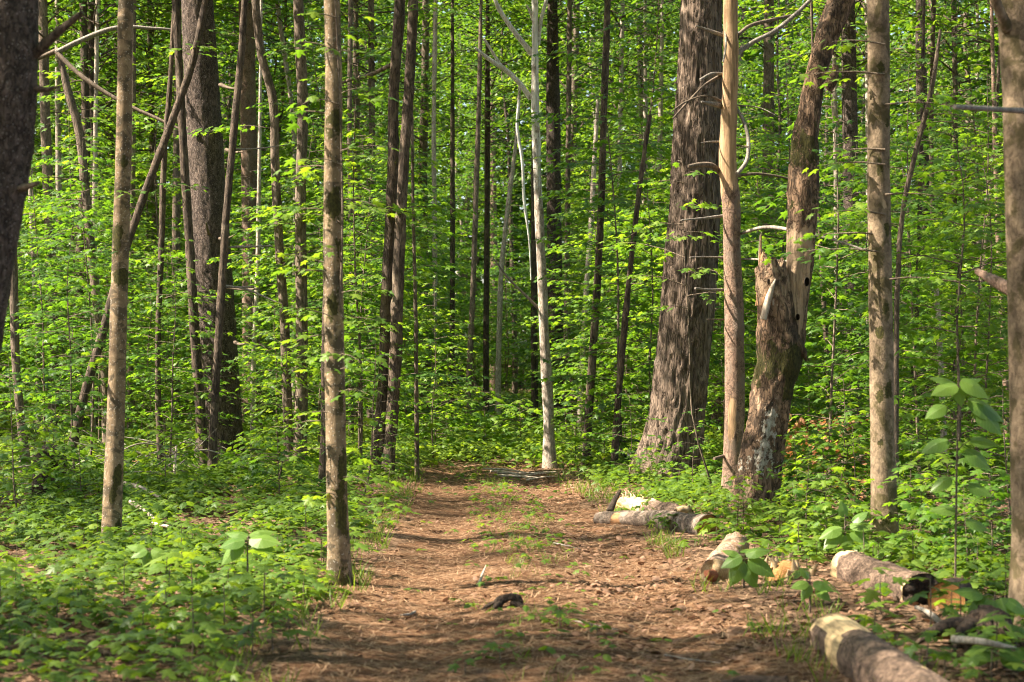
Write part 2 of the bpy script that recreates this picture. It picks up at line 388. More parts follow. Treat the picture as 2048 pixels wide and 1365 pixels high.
# ------------------------------------------------------------------ leaves
def tmpl(out, c, curl=0.16, droop=0.18):
    o = np.array(out, float); full = np.vstack([o, [(-x, y) for x, y in o[::-1] if abs(x) > 1e-6]])
    p = np.vstack([full, [c]]); z = -curl * np.abs(p[:, 0]) - droop * p[:, 1]**2; z[-1] += 0.03
    n = len(full); a = np.arange(n); t = np.stack([np.full(n, n), (a + 1) % n, a], -1)
    return np.column_stack([p, z]), t[:, ::-1]
MAPLE = tmpl([(0, 0), (0.40, 0.02), (0.34, 0.14), (0.24, 0.24), (0.42, 0.38), (0.56, 0.62), (0.34, 0.56), (0.17, 0.52), (0.20, 0.74), (0, 1.0)], (0, 0.34))
MAPLE_S = tmpl([(0, 0), (0.42, 0.06), (0.25, 0.25), (0.54, 0.6), (0.17, 0.54), (0, 1)], (0, 0.36))
OVAL_S = tmpl([(0, 0), (0.26, 0.25), (0.27, 0.55), (0, 1)], (0, 0.4), 0.2, 0.2)
DIAM = (np.array([(0, 0, 0), (0.34, 0.42, -0.05), (0, 1, -0.18), (-0.34, 0.42, -0.05)]), np.array([(0, 1, 2), (0, 2, 3)]))
BROAD = tmpl([(0, 0), (0.16, 0.02), (0.29, 0.16), (0.34, 0.36), (0.30, 0.56), (0.19, 0.77), (0.07, 0.92), (0, 1.03)], (0, 0.42), 0.22, 0.22)

def put_leaves(mb, tm, pos, d, nrm, size, mat=0):
    if len(pos) == 0: return
    d = d / np.linalg.norm(d, axis=1, keepdims=True)
    x = np.cross(d, nrm); x /= np.linalg.norm(x, axis=1, keepdims=True) + 1e-9
    z = np.cross(x, d)
    tv, tt = tm; k = len(tv); N = len(pos)
    v = pos[:, None] + size[:, None, None] * (tv[None, :, :1] * x[:, None] + tv[None, :, 1:2] * d[:, None] + tv[None, :, 2:] * z[:, None])
    f = (tt[None] + (np.arange(N) * k)[:, None, None]).reshape(-1, 3)
    mb.add(v.reshape(-1, 3), tri=f, mat=mat)

class Leaves:
    def __init__(s): s.p = []; s.d = []; s.n = []; s.s = []
    def add(s, p, d, n, z): s.p.append(p); s.d.append(d); s.n.append(n); s.s.append(z)
    def emit(s, mb, tm, mat=0): put_leaves(mb, tm, np.array(s.p), np.array(s.d), np.array(s.n), np.array(s.s), mat)

def spray(rng, lv, mb, base, az, L, rise, droop, leaf, gap, r0=0.006, tw=0.5, wood=1, st=0.13, flat=0.28):
    """a flat leafy branch: a limb, side twigs and leaves"""
    n = 6; t = np.linspace(0, 1, n)
    bend = rng.normal(0, 0.25)
    a = az + bend * t
    hx = np.cumsum(np.cos(a)) / n * L; hy = np.cumsum(np.sin(a)) / n * L
    zz = L * (rise * t - droop * t**2)
    P = np.stack([base[0] + hx - hx[0], base[1] + hy - hy[0], base[2] + zz], -1)
    tube(mb, np.column_stack([P, r0 * (1 - 0.8*t)]), 4, L / 4, mat=wood, cap=False)
    k = max(2, int(L / st)); side = 1
    for q in range(k):
        u = 0.18 + 0.82 * (q + rng.random()*0.6) / k
        if u > 1: u = 1
        b = np.array([np.interp(u, t, P[:, c]) for c in range(3)])
        side = -side; aa = az + bend*u + side * rng.uniform(0.55, 1.1)
        tl = (tw * L * (1 - 0.75*u) + 0.10) * rng.uniform(0.6, 1.2)
        m = max(1, int(tl / gap)); ls = side
        dr = rng.uniform(-0.05, 0.25)
        for w in range(m):
            f = (w + 0.5 + rng.random()*0.5) / m; ls = -ls
            p = b + np.array([math.cos(aa)*tl*f, math.sin(aa)*tl*f, -dr*tl*f*f + rng.normal(0, 0.012)])
            la = aa + (ls * rng.uniform(0.3, 1.1) if w < m-1 else rng.normal(0, 0.3))
            pit = rng.uniform(-0.55, 0.08)
            lv.add(p, (math.cos(la)*math.cos(pit), math.sin(la)*math.cos(pit), math.sin(pit)),
                   (rng.normal(0, flat), rng.normal(0, flat), 1.0), leaf * rng.uniform(0.6, 1.15))

def sapling_mesh(rng, H, z0, Rr, nb, leaf, gap, tm, mats, stem_r=0.014, st=0.13, topw=1.0):
    """returns stem mesh, foliage mesh"""
    k = 5; zz = np.linspace(0, H, k); off = np.cumsum(rng.normal(0, 0.06*H/3, (k, 2)), axis=0); off[0] = 0
    kn = np.column_stack([off, zz - 0.06, stem_r * (1 - 0.85*np.linspace(0, 1, k))])
    sm = MB(); tube(sm, kn, 7, 0.3)
    fb = MB(); lv = Leaves(); az = rng.random()*6.28
    for i in range(nb):
        f = (i + rng.random()*0.7) / nb; z = z0 + (H - z0) * f
        prof = math.sin(math.pi * min(1, 0.25 + 0.75*f))**0.7 if topw >= 1 else (1 - f*0.7)
        az += 2.4 + rng.normal(0, 0.5)
        c = [np.interp(z, zz, off[:, 0]), np.interp(z, zz, off[:, 1]), z]
        spray(rng, lv, fb, c, az, Rr * max(0.3, prof) * rng.uniform(0.6, 1.15), rng.uniform(0.1, 0.45), rng.uniform(0.15, 0.45), leaf, gap, 0.003 + 0.0025*Rr, st=st)
    lv.emit(fb, tm, 0)
    return sm, fb

# ---- understory variants
rngS = np.random.default_rng(5)
SAP = []
for H, z0, Rr, nb, leaf, tm in ((3.2, 0.5, 0.95, 34, 0.095, MAPLE_S), (4.5, 0.7, 1.25, 44, 0.10, MAPLE_S), (6.0, 0.9, 1.5, 58, 0.105, OVAL_S),
                               (7.5, 1.0, 1.75, 68, 0.11, MAPLE_S), (2.2, 0.3, 0.8, 26, 0.09, OVAL_S), (5.2, 0.6, 1.6, 52, 0.105, MAPLE_S),
                               (8.5, 1.4, 1.9, 74, 0.115, OVAL_S), (1.3, 0.2, 0.6, 16, 0.09, MAPLE_S), (0.85, 0.12, 0.62, 22, 0.115, MAPLE)):
    s_, f_ = sapling_mesh(rngS, H, z0, Rr, nb, leaf, 0.068, tm, None, 0.007 + 0.0026*H)
    SAP.append((s_.mesh('stem', [M['brown']]), f_.mesh('foliage', [M['leaf'], M['brown']], False), H))

MARKS = [(-9000, 'left edge'), (20, 'dark leaning edge trunk'), (236, 'tan trunk'), (425, 'big pine'), (597, 'scarred rough trunk'), (668, 'tan middle trunk'), (780, 'twin trunks'), (940, 'deep shade'), (1085, 'white dead tree'), (1190, 'dark slender trunk'), (1370, 'massive leaning trunk'), (1465, 'dead tan conifer'), (1560, 'broken snag'), (1702, 'straight brown trunk'), (1765, 'mossy right trunk'), (1890, 'pale reddish stem'), (2050, 'far right trunk'), (9000, 'right edge')]
AUTO = {}
def where(px):
    i = max(j for j in range(len(MARKS)) if MARKS[j][0] <= px); a, b = MARKS[i], MARKS[i+1]
    if i == 0: return 'left of the ' + b[1]
    if i == len(MARKS) - 2: return 'right of the ' + a[1]
    f = (px - a[0]) / (b[0] - a[0])
    return 'just right of the ' + a[1] if f < 0.34 else 'just left of the ' + b[1] if f > 0.66 else 'midway between %s and %s' % (a[1], b[1])
def auto(o, word, px, y, H):
    sz = 'knee-high' if H < 1.2 else 'waist-high' if H < 2.0 else 'small' if H < 3.4 else 'middle-sized' if H < 5 else 'tall' if H < 6.8 else 'very tall'
    dp = 'nearer' if y < 30 else 'mid-depth' if y < 42 else 'far' if y < 58 else 'very far'
    AUTO.setdefault((sz, dp, word, where(px)), []).append((px, o))
def settle():
    for (sz, dp, word, wh), l in AUTO.items():
        l.sort(key=lambda a: a[0]); n = len(l)
        for i, (px, o) in enumerate(l):
            pre = '' if n == 1 else ('left ' if i == 0 else 'right ') if n == 2 else ('leftmost ', 'central ', 'rightmost ')[i] if n == 3 else ''
            o['label'] = '%s%s %s %s %s' % (pre, sz, dp, word, wh)
def sapling(name, k, x, y, label, cat='sapling', group=None, sc=1.0, rz=None):
    t = thing(name, label, cat, (x, y, hz(x, y)), group, R.random()*6.28 if rz is None else rz)
    t.scale = (sc,)*3
    link('stem', SAP[k][0], t); link('foliage', SAP[k][1], t)
    return t

# ---- tall crown variants (leafy limbs), origin at the point where the trunk enters the crown
CROWN = []
rngC = np.random.default_rng(8)
for H, Rr, nb, leaf in ((9, 2.9, 105, 0.15), (11, 3.4, 125, 0.155), (8, 2.4, 86, 0.145), (12, 3.8, 135, 0.16), (7, 2.0, 70, 0.14)):
    mb = MB(); lv = Leaves(); az = 0
    for i in range(nb):
        f = (i + rngC.random()) / nb; az += 2.4 + rngC.normal(0, 0.6)
        prof = math.sin(math.pi * (0.16 + 0.80*f))**0.8
        spray(rngC, lv, mb, (rngC.normal(0, 0.05), rngC.normal(0, 0.05), f*H), az, Rr * max(0.25, prof) * rngC.uniform(0.55, 1.15), rngC.uniform(0.2, 0.7), rngC.uniform(0.1, 0.5), leaf, 0.14, 0.016, st=0.25)
    lv.emit(mb, DIAM if H > 20 else OVAL_S, 0)
    CROWN.append((mb.mesh('crown', [M['canopy'], M['dark']], False), H))

def gp(px, py): d = dist(py); return at(px, d), d          # a ground point
LIT = [(*gp(a, b), h) for a, b, h in ((1000, 965, 0), (880, 955, 0), (1480, 1120, 0.2), (1710, 1130, 0.2), (1690, 1270, 0.2), (440, 1150, 0.2), (250, 1190, 0.2), (480, 1230, 0.2), (560, 1090, 0.2), (300, 1130, 0.2), (150, 1060, 0.2), (1400, 1130, 0), (1150, 925, 0.3), (900, 915, 0.3))]
LIT += [(at(a, d), d, up(b, d)) for a, b, d in ((1075, 150, 26), (1075, 350, 26), (1470, 200, 19.6), (1600, 450, 18.5), (1530, 850, 18.5), (1380, 400, 22.6), (200, 720, 27), (330, 780, 28), (950, 880, 31), (1190, 800, 30), (1280, 860, 30), (2040, 200, 10.7))]
def shades(x, y, z0, z1, Rr):
    for a, b, h in LIT:
        for z in np.linspace(z0, z1, 7):
            k = (z - h) / TO_SUN.z
            if (a + TO_SUN.x*k - x)**2 + (b + TO_SUN.y*k - y)**2 < (Rr*0.8)**2: return True
    return False
# ------------------------------------------------------------------ trees traced one by one
TREES = []
def trunk_tree(name, label, cat, Yd, pts, mat, sides=14, step=0.12, rough=None, flare=0.35, total=15, crown=None, crown_z=None, attf=None, seed=0,
               frame_step=None, part='trunk', lean=None, base_py=None, shape=None):
    """pts: (photo column, photo row, width in photo pixels) from the top of the picture down to the base, standing Yd metres off"""
    P = []
    for px, py, w in pts[::-1]:
        P.append((at(px, Yd), 0.0, up(py, Yd), w / 2 / F * Yd))
    P = np.array(P); bx = P[0, 0]; by = Yd; bz = hz(bx, by)
    P[:, 0] -= bx; P[:, 2] -= bz
    if P[0, 2] > -0.1: P = np.vstack([[P[0, 0] - (P[1, 0]-P[0, 0])*0.05, 0, -0.15, P[0, 3]], P]) if P[0, 2] > 0.02 else P
    P[0, 2] = min(P[0, 2], -0.12)
    n = len(P); sw = np.random.default_rng(seed + 100)
    P[1:, 1] += np.cumsum(sw.normal(0, 0.02, n-1)) * np.minimum(1, P[1:, 2])
    top = P[-1].copy(); d = P[-1] - P[-2]; sl_ = d[:2] / max(d[2], 1e-3)
    if total and total > top[2] + 1:
        for f in (0.25, 0.5, 0.75, 1.0):
            z = top[2] + (total - top[2]) * f; sl_ = sl_ * 0.7
            q = P[-1].copy(); q[:2] += sl_ * (z - q[2]); q[2] = z; q[3] = max(0.012, top[3] * (1 - 0.85*f)); P = np.vstack([P, q])
    t = thing(name, label, cat, (bx, by, bz))
    mb = MB()
    if flare:
        r0 = P[0, 3]
        def fl(s, th, L): return 1 + flare * np.exp(-s / (r0*2.2)) * (0.7 + 0.6*noise(np.cos(th)*1.6 + seed, np.sin(th)*1.6, seed))
    else: fl = None
    sh = fl
    if shape is not None: sh = lambda s, th, L: (fl(s, th, L) if fl else 1) * shape(s, th, L)
    tube(mb, P, sides, step, rough or lumpy(0.006), seed=seed, attf=attf, shape=sh)
    mb.build(part, mat, t)
    if crown is not None:
        zc = crown_z if crown_z else total * 0.5
        Pk = P[:, 2]; cx = np.interp(zc, Pk, P[:, 0]); cyv = np.interp(zc, Pk, P[:, 1])
        if shades(bx + cx, by + cyv, zc, total, 1.6): crown = 4
        c = link('crown', CROWN[crown][0], t, (cx, cyv, zc)); c.rotation_euler = (0, 0, seed*1.7)
        k = max(0.7, (total + 1.0 - zc) / CROWN[crown][1]); c.scale = (1, 1, k)
    TREES.append((bx, by)); t['_r'] = 0
    del t['_r']
    return t

W = None
def branch(t, pts, Yd, mat=None, name='branch', sides=6, dy=None, step=0.08):
    """a bare branch of tree t: (photo column, row, width) from its foot outwards, optional depth step at its tip"""
    b = t.location; mb = MB(); n = len(pts); K = []
    for i, (px, py, w) in enumerate(pts):
        yy = Yd + (dy or 0) * i / (n - 1)
        K.append((at(px, yy) - b.x, yy - b.y, up(py, yy) - b.z, w / 2 / F * yy * (1.35 if mat is W else 1)))
    tube(mb, K, sides, step, lumpy(0.002)); return mb.build(name, mat or M['twig'], t)

B = bark
D10 = dist(950)
def band(z0, z1): return lambda z: np.clip((z - z0) / (z1 - z0), 0, 1)

# the dark leaning trunk at the left edge
t1 = trunk_tree('leaning_tree', 'thick dark blurred trunk leaning in from the left edge', 'tree', 9.6,
    [(32, -160, 112), (25, 0, 112), (20, 200, 114), (3, 350, 114), (-20, 500, 114), (-62, 740, 118), (-120, 1000, 124), (-190, 1300, 140)], M['pine'], 48, 0.03, scaly(0.010), total=12, crown=4, crown_z=7, seed=1)
branch(t1, [(70, 108, 26), (110, 70, 20), (165, 25, 13)], 9.55, M['dark'], 'branch_stub', 8, -0.1)
branch(t1, [(72, 178, 16), (95, 180, 12), (122, 172, 5)], 9.5, M['dark'], 'branch_stub', 7, -0.1)
branch(t1, [(40, 378, 18), (78, 366, 10)], 9.5, M['twig'], 'branch_stub', 7, -0.1)

# tan trunk, left
def spots(c):
    def f(v, s, th, L):
        m = np.zeros_like(s) + 0.14
        for z, w, a, h in c: m += np.exp(-((s - z)/h)**2 - (np.angle(np.exp(1j*(th - a)))/w)**2)
        return {'moss': m}
    return f
trunk_tree('maple_tree', 'smooth tan trunk with dark patches among the seedlings left of the path', 'tree', dist(1087),
    [(252, -60, 30), (250, 0, 30), (246, 250, 31), (237, 500, 34), (230, 800, 36), (223, 1087, 40)], M['smooth'], 32, 0.05, lumpy(0.004), flare=0.35, total=15, crown=2, crown_z=7.5, seed=2,
    attf=spots([(2.3, 1.2, 5.2, 0.08), (2.6, 0.8, 4.4, 0.12), (0.75, 0.5, 5.4, 0.09), (0.6, 0.35, 4.9, 0.08), (0.3, 0.4, 5.6, 0.1), (3.2, 0.6, 5.0, 0.05)]))

# leaning dark pole
trunk_tree('leaning_tree', 'thin dark trunk leaning right and crossing in front of the pine', 'tree', 23.0,
    [(432, -80, 12), (415, -10, 13), (385, 130, 14), (342, 250, 15), (292, 380, 16), (250, 505, 17), (207, 660, 18), (172, 780, 19), (142, 900, 21), (122, 968, 26)], M['dark'], 14, 0.08, scaly(0.008), total=7.5, seed=3)

t4 = trunk_tree('slender_tree', 'slender curving brown trunk holding two long crossing bare branches', 'tree', 27.0,
    [(116, 100, 12), (135, 180, 15), (155, 250, 17), (172, 400, 18), (186, 540, 18), (200, 660, 19), (212, 800, 20), (216, 925, 24)], M['brown'], 12, 0.1, scaly(0.006), total=0, seed=4)
branch(t4, [(118, 100, 12), (75, 118, 9)], 27.0, M['twig'])
branch(t4, [(112, 106, 12), (160, 82, 11), (240, 55, 9), (300, 57, 7), (350, 62, 5), (385, 78, 3)], 26.9, M['greytwig'], dy=0.4)
branch(t4, [(112, 104, 10), (160, 150, 10), (245, 205, 8), (320, 240, 7), (380, 268, 4)], 26.9, M['twig'], dy=-0.5)

# small left trunks
for nm, lb, Yd, pts, mt, c in (
  ('maple_tree', 'narrow grey trunk beside the lower left edge, under the dark leaning trunk', 22.5, [(24, 380, 15), (28, 560, 17), (34, 740, 18), (44, 860, 19), (52, 950, 22)], 'brown', 2),
  ('slender_tree', 'thin trunk with pale lit edges left of the double trunk', 33, [(60, 330, 11), (66, 470, 11), (74, 640, 12), (78, 860, 13)], 'pale', 4),
  ('maple_tree', 'dark furrowed trunk left of the slender curving one', 31, [(88, 100, 20), (92, 250, 20), (98, 420, 22), (104, 640, 22), (108, 880, 24)], 'brown', 0),
  ('maple_tree', 'straight dark trunk partly hidden behind the slender curving one', 35, [(165, -40, 15), (168, 120, 16), (172, 300, 18), (163, 480, 22), (158, 640, 24), (155, 870, 26)], 'dark', 1),
  ('beech_tree', 'pale trunk glowing among bright leaves on the left', 37, [(118, 330, 12), (120, 520, 13), (122, 700, 14), (118, 850, 15)], 'pale', 2),
  ('slender_tree', 'thin crooked dark stem between the tan trunk and the pine', 23.6, [(346, 60, 9), (340, 170, 10), (328, 320, 11), (322, 500, 12), (316, 700, 12), (322, 968, 14)], 'dark', 4),
  ('beech_tree', 'mottled trunk showing low between the thin stem and the pine', 36, [(354, 330, 16), (352, 500, 17), (350, 700, 18), (348, 850, 20)], 'brown', 0),
  ('slender_tree', 'thin mossy trunk pressed against the left side of the pine', 23.3, [(350, -20, 16), (358, 130, 16), (368, 300, 17), (380, 500, 18), (392, 700, 20), (408, 940, 22)], 'dark', 4),
  ('slender_tree', 'thin trunk slanting across the right side of the pine', 22.3, [(492, -20, 13), (484, 100, 14), (470, 250, 15), (454, 430, 15), (445, 560, 16), (437, 700, 16), (428, 850, 17), (425, 945, 21)], 'dark', 4),
  ('pine_tree', 'broad reddish trunk behind the gap right of the pine', 37, [(492, -40, 30), (496, 200, 32), (500, 420, 34), (502, 620, 35), (503, 860, 38)], 'conifer', 1),
  ('slender_tree', 'pale grey stem right of the pine, low among leaves', 30, [(518, 420, 8), (515, 560, 9), (508, 700, 10), (505, 900, 11)], 'pale', 4),
  ('maple_tree', 'wavy narrow trunk bending twice right of the pine', 24.2, [(512, -40, 15), (517, 40, 16), (525, 110, 17), (548, 200, 18), (552, 320, 18), (560, 480, 18), (571, 650, 19), (575, 800, 20), (582, 955, 23)], 'brown', 2),
  ('maple_tree', 'straight rough trunk with light scars left of the tan middle trunk', 24.0, [(594, -40, 20), (598, 60, 21), (604, 200, 22), (600, 400, 22), (603, 600, 24), (603, 780, 25), (597, 955, 30)], 'brown', 1),
  ('maple_tree', 'dark trunk behind the tan middle trunk, low left', 20.5, [(655, 560, 15), (652, 700, 16), (650, 860, 18), (646, 985, 22)], 'dark', 4),
  ('slender_tree', 'very thin stem standing right of the twin trunks', 23.6, [(828, 480, 7), (832, 650, 8), (833, 800, 9), (834, 955, 10)], 'brown', 4),
  ('slender_tree', 'thin dark stem far back left of the pale slim stem', 34, [(958, 200, 9), (952, 400, 10), (945, 600, 11), (937, 780, 12), (934, 880, 13)], 'brown', 4),
  ('maple_tree', 'dark trunk in deep shade beyond the end of the path', 40, [(905, 250, 9), (905, 500, 10), (904, 700, 11), (902, 855, 12)], 'dark', 2),
  ('maple_tree', 'dark straight trunk in the shade just left of the pale slim stem', 44, [(975, 200, 11), (974, 450, 11), (972, 700, 12), (972, 840, 13)], 'dark', 1),
  ('pine_tree', 'thick dark trunk half hidden behind the white dead tree', 42, [(1106, 200, 28), (1108, 400, 29), (1110, 600, 31), (1112, 850, 34)], 'pine', 3),
  ('slender_tree', 'dark thin trunk close on the left of the white dead tree', 38, [(1068, 420, 12), (1068, 600, 13), (1069, 760, 14), (1070, 865, 15)], 'dark', 0),
  ('beech_tree', 'slim pale stem right of the white dead tree', 34, [(1196, 200, 8), (1190, 300, 9), (1182, 450, 10), (1174, 560, 10), (1166, 700, 11), (1160, 862, 13)], 'pale', None),
  ('maple_tree', 'dark slender trunk with leaves halfway between white dead tree and massive leaning trunk', 25.5, [(1216, -40, 13), (1214, 60, 14), (1208, 200, 14), (1203, 400, 14), (1194, 580, 15), (1182, 760, 16), (1170, 945, 18)], 'dark', 2),
  ('slender_tree', 'thin dark crooked stem left of the massive leaning trunk', 23.8, [(1300, 230, 9), (1284, 340, 10), (1268, 470, 11), (1252, 620, 12), (1238, 780, 13), (1226, 958, 15)], 'dark', None),
  ('beech_tree', 'light mottled trunk far back left of the massive leaning trunk', 48, [(1276, -40, 10), (1280, 130, 11), (1284, 300, 12), (1284, 480, 13), (1283, 660, 13), (1278, 830, 14)], 'pale', 1),
  ('beech_tree', 'second light mottled trunk far back, close beside the massive leaning trunk', 46, [(1290, 420, 12), (1290, 560, 12), (1297, 700, 12), (1302, 840, 13)], 'pale', 2),
  ('maple_tree', 'dark trunk behind the gap between the massive leaning trunk and the bare snag', 34, [(1425, 480, 18), (1428, 640, 19), (1432, 780, 20), (1434, 890, 22)], 'dark', 0),
  ('pine_tree', 'straight dark brown trunk between the broken snag and the mossy right trunk', 33, [(1696, -40, 28), (1698, 150, 30), (1702, 400, 32), (1704, 650, 34), (1708, 890, 38)], 'pine', 1),
  ('slender_tree', 'thin bent stem rising beside the mossy right trunk', 17.5, [(1880, 60, 7), (1862, 180, 9), (1832, 300, 10), (1806, 420, 11), (1796, 560, 11), (1793, 760, 12), (1790, 1050, 14)], 'brown', None),
  ('pine_tree', 'dark brown trunk deep in leaves right of the mossy trunk', 38, [(1842, 160, 22), (1848, 380, 26), (1850, 560, 30), (1846, 700, 32), (1840, 860, 34)], 'pine', 0),
  ('slender_tree', 'thin pale reddish stem low between the two right trunks', 24, [(1872, 560, 9), (1880, 700, 11), (1886, 850, 12), (1890, 985, 14)], 'pale', None),
  ('slender_tree', 'thin dark stem left of the pale reddish stem at right', 26, [(1836, 520, 9), (1832, 650, 9), (1822, 800, 10), (1818, 970, 12)], 'dark', 4),
  ('slender_tree', 'reddish thin stem beside the far right trunk', 30, [(1992, 420, 10), (2000, 600, 11), (2010, 760, 12), (2014, 900, 13)], 'conifer', 4),
  ('slender_tree', 'crooked dark stem between pale stem and the far right trunk', 31, [(1986, 300, 8), (1972, 480, 9), (1958, 620, 10), (1942, 760, 11), (1930, 900, 12)], 'dark', 4),
  ('slender_tree', 'leaning dark stem behind the broken snag at mid height', 30, [(1640, 480, 8), (1648, 620, 9), (1656, 780, 10), (1660, 905, 11)], 'dark', 4),
  ('slender_tree', 'thin brown trunk just right of the white dead tree, far back', 40, [(1140, -40, 9), (1137, 250, 10), (1134, 560, 11), (1132, 850, 12)], 'brown', 4),
  ('beech_tree', 'thin pale trunk between the dark slender trunk and the crooked stem', 39, [(1246, -40, 8), (1240, 300, 9), (1236, 600, 10), (1232, 850, 11)], 'pale', 4),
  ('beech_tree', 'pale trunk close to the left side of the massive leaning trunk, low down', 37, [(1322, 200, 9), (1316, 450, 10), (1310, 700, 11), (1306, 860, 12)], 'pale', 4),
  ('beech_tree', 'thin pale trunk right of the thin stem beside the twin trunks', 36, [(872, -40, 8), (868, 250, 9), (870, 560, 10), (866, 870, 11)], 'pale', 4),
  ('maple_tree', 'brown trunk behind the left edge of the twin trunks', 37, [(742, -40, 12), (744, 250, 13), (742, 560, 14), (740, 870, 15)], 'brown', 4),
  ('beech_tree', 'pale narrow trunk between the wavy trunk and the scarred trunk', 38, [(548, -40, 9), (586, 250, 9), (589, 560, 10), (588, 860, 11)], 'pale', 4),
  ('slender_tree', 'brown trunk right behind the tan trunk on the left', 33, [(268, -40, 10), (266, 250, 11), (262, 560, 12), (260, 880, 13)], 'brown', 4),
  ('beech_tree', 'pale thin trunk just left of the tan trunk', 31, [(196, -40, 8), (192, 250, 9), (190, 420, 10), (186, 890, 12)], 'pale', 4),
  ('beech_tree', 'pale trunk between broken snag and straight dark brown trunk', 35, [(1668, 150, 9), (1672, 400, 10), (1674, 650, 11), (1676, 870, 12)], 'pale', 4),
  ('beech_tree', 'pale narrow trunk just left of the mossy right trunk', 34, [(1734, -40, 10), (1736, 250, 11), (1738, 560, 12), (1736, 880, 13)], 'pale', 4),
  ('slender_tree', 'brown trunk left of the far right trunk, far back', 36, [(1908, -40, 10), (1912, 250, 11), (1908, 560, 12), (1910, 870, 13)], 'brown', 4),
  ('slender_tree', 'thin dark trunk right of the thin bent stem at right, far back', 33, [(1868, -40, 8), (1862, 250, 9), (1866, 560, 10), (1868, 880, 11)], 'dark', 4),
  ('slender_tree', 'brown slim trunk right of the tan middle trunk', 32, [(702, -40, 9), (700, 250, 10), (704, 560, 11), (702, 880, 12)], 'brown', 4),
  ('maple_tree', 'dark narrow trunk in the upper left behind the tan trunk', 42, [(300, 150, 12), (305, 320, 13), (312, 520, 14), (316, 860, 15)], 'brown', 0),
  ('maple_tree', 'dim trunk in the leaves between middle tan trunk and twin trunks', 40, [(712, 100, 12), (714, 320, 13), (716, 560, 14), (716, 860, 15)], 'brown', 2),
  ):
    trunk_tree(nm, lb, 'tree', Yd, pts, M[mt], 12, 0.12, scaly(0.006) if mt in ('dark', 'brown', 'pine', 'conifer') else lumpy(0.004), flare=0.2, total=(13 if c is not None else 0), crown=c, crown_z=(6.0 + 1.5*(hash_ := (len(TREES) % 3))) if c is not None else None, seed=10 + len(TREES))

# big pine at left with dead stubs
t10 = trunk_tree('pine_tree', 'massive straight dark pine trunk left of the path', 'tree', D10,
    [(390, -80, 60), (394, 0, 62), (404, 200, 70), (418, 450, 78), (432, 720, 86), (440, 880, 90), (442, 958, 98)], M['pine'], 72, 0.035, scaly(0.012), flare=0.15, total=20, crown=3, crown_z=9, seed=40)
for px, py, ex, ey in ((402, 272, 398, 262), (418, 468, 412, 445), (440, 478, 470, 470), (452, 300, 486, 304), (440, 170, 482, 178), (455, 575, 520, 578), (470, 685, 490, 688), (420, 690, 400, 700)):
    branch(t10, [(px, py, 9), ((px+ex)/2, (py+ey)/2 + 3, 6), (ex, ey, 3)], D10 - 0.25, M['twig'], 'dead_stub', 5, -0.35)
t_s = TREES and None
# dead side branches on the slanting trunk right of the pine
sl_t = [o for o in SC.objects if o.get('label', '').startswith('thin trunk slanting')][0]
for p in ([(455, 495, 6), (500, 494, 5), (545, 492, 3)], [(448, 572, 6), (490, 578, 5), (520, 590, 4), (560, 608, 2)], [(470, 300, 5), (520, 297, 4), (575, 290, 2)], [(448, 575, 5), (512, 574, 3)]):
    branch(sl_t, p, 22.3, M['greytwig'], 'dead_branch', 5)

# tan trunk, centre left
trunk_tree('maple_tree', 'blurred tan trunk with dark bands and mossy foot at the left edge of the path', 'tree', dist(1172),
    [(662, -80, 31), (664, 0, 32), (668, 200, 35), (665, 400, 37), (668, 650, 39), (672, 880, 41), (677, 1090, 44), (679, 1172, 52)], M['smooth'], 32, 0.05, lumpy(0.004), flare=0.3, total=14, crown=2, crown_z=7.5, seed=43,
    attf=spots([(0.08, 9, 0, 0.13), (1.3, 0.5, 5.4, 0.07), (1.9, 0.6, 4.6, 0.10), (2.25, 0.5, 5.6, 0.06), (2.55, 1.2, 5.0, 0.12), (0.55, 0.6, 5.1, 0.15), (0.85, 0.7, 5.5, 0.1), (3.1, 1.0, 5.2, 0.07)]))

# twin trunks
tw = trunk_tree('twin_tree', 'pair of crooked dark trunks crossing low left of the path end', 'tree', 23.2,
    [(802, -40, 21), (797, 60, 22), (787, 200, 22), (786, 330, 21), (779, 480, 22), (772, 620, 22), (768, 760, 24), (757, 880, 25), (748, 968, 32)], M['dark'], 18, 0.07, scaly(0.012), total=14, crown=2, crown_z=7, seed=44)
mb = MB(); Kp = [(828, -40, 19), (824, 60, 20), (818, 180, 21), (808, 320, 22), (801, 450, 22), (795, 600, 23), (790, 740, 24), (782, 860, 24), (773, 972, 30)]
tube(mb, [(at(p, 23.0) - tw.location.x, -0.2, up(q, 23.0) - tw.location.z, w/2/F*23) for p, q, w in Kp[::-1]], 18, 0.07, scaly(0.012), seed=9)
mb.build('trunk', M['dark'], tw)
branch(tw, [(782, 130, 10), (740, 150, 9), (700, 160, 7), (672, 172, 4)], 23.2, M['brown'], 'limb', 7, 1.2)

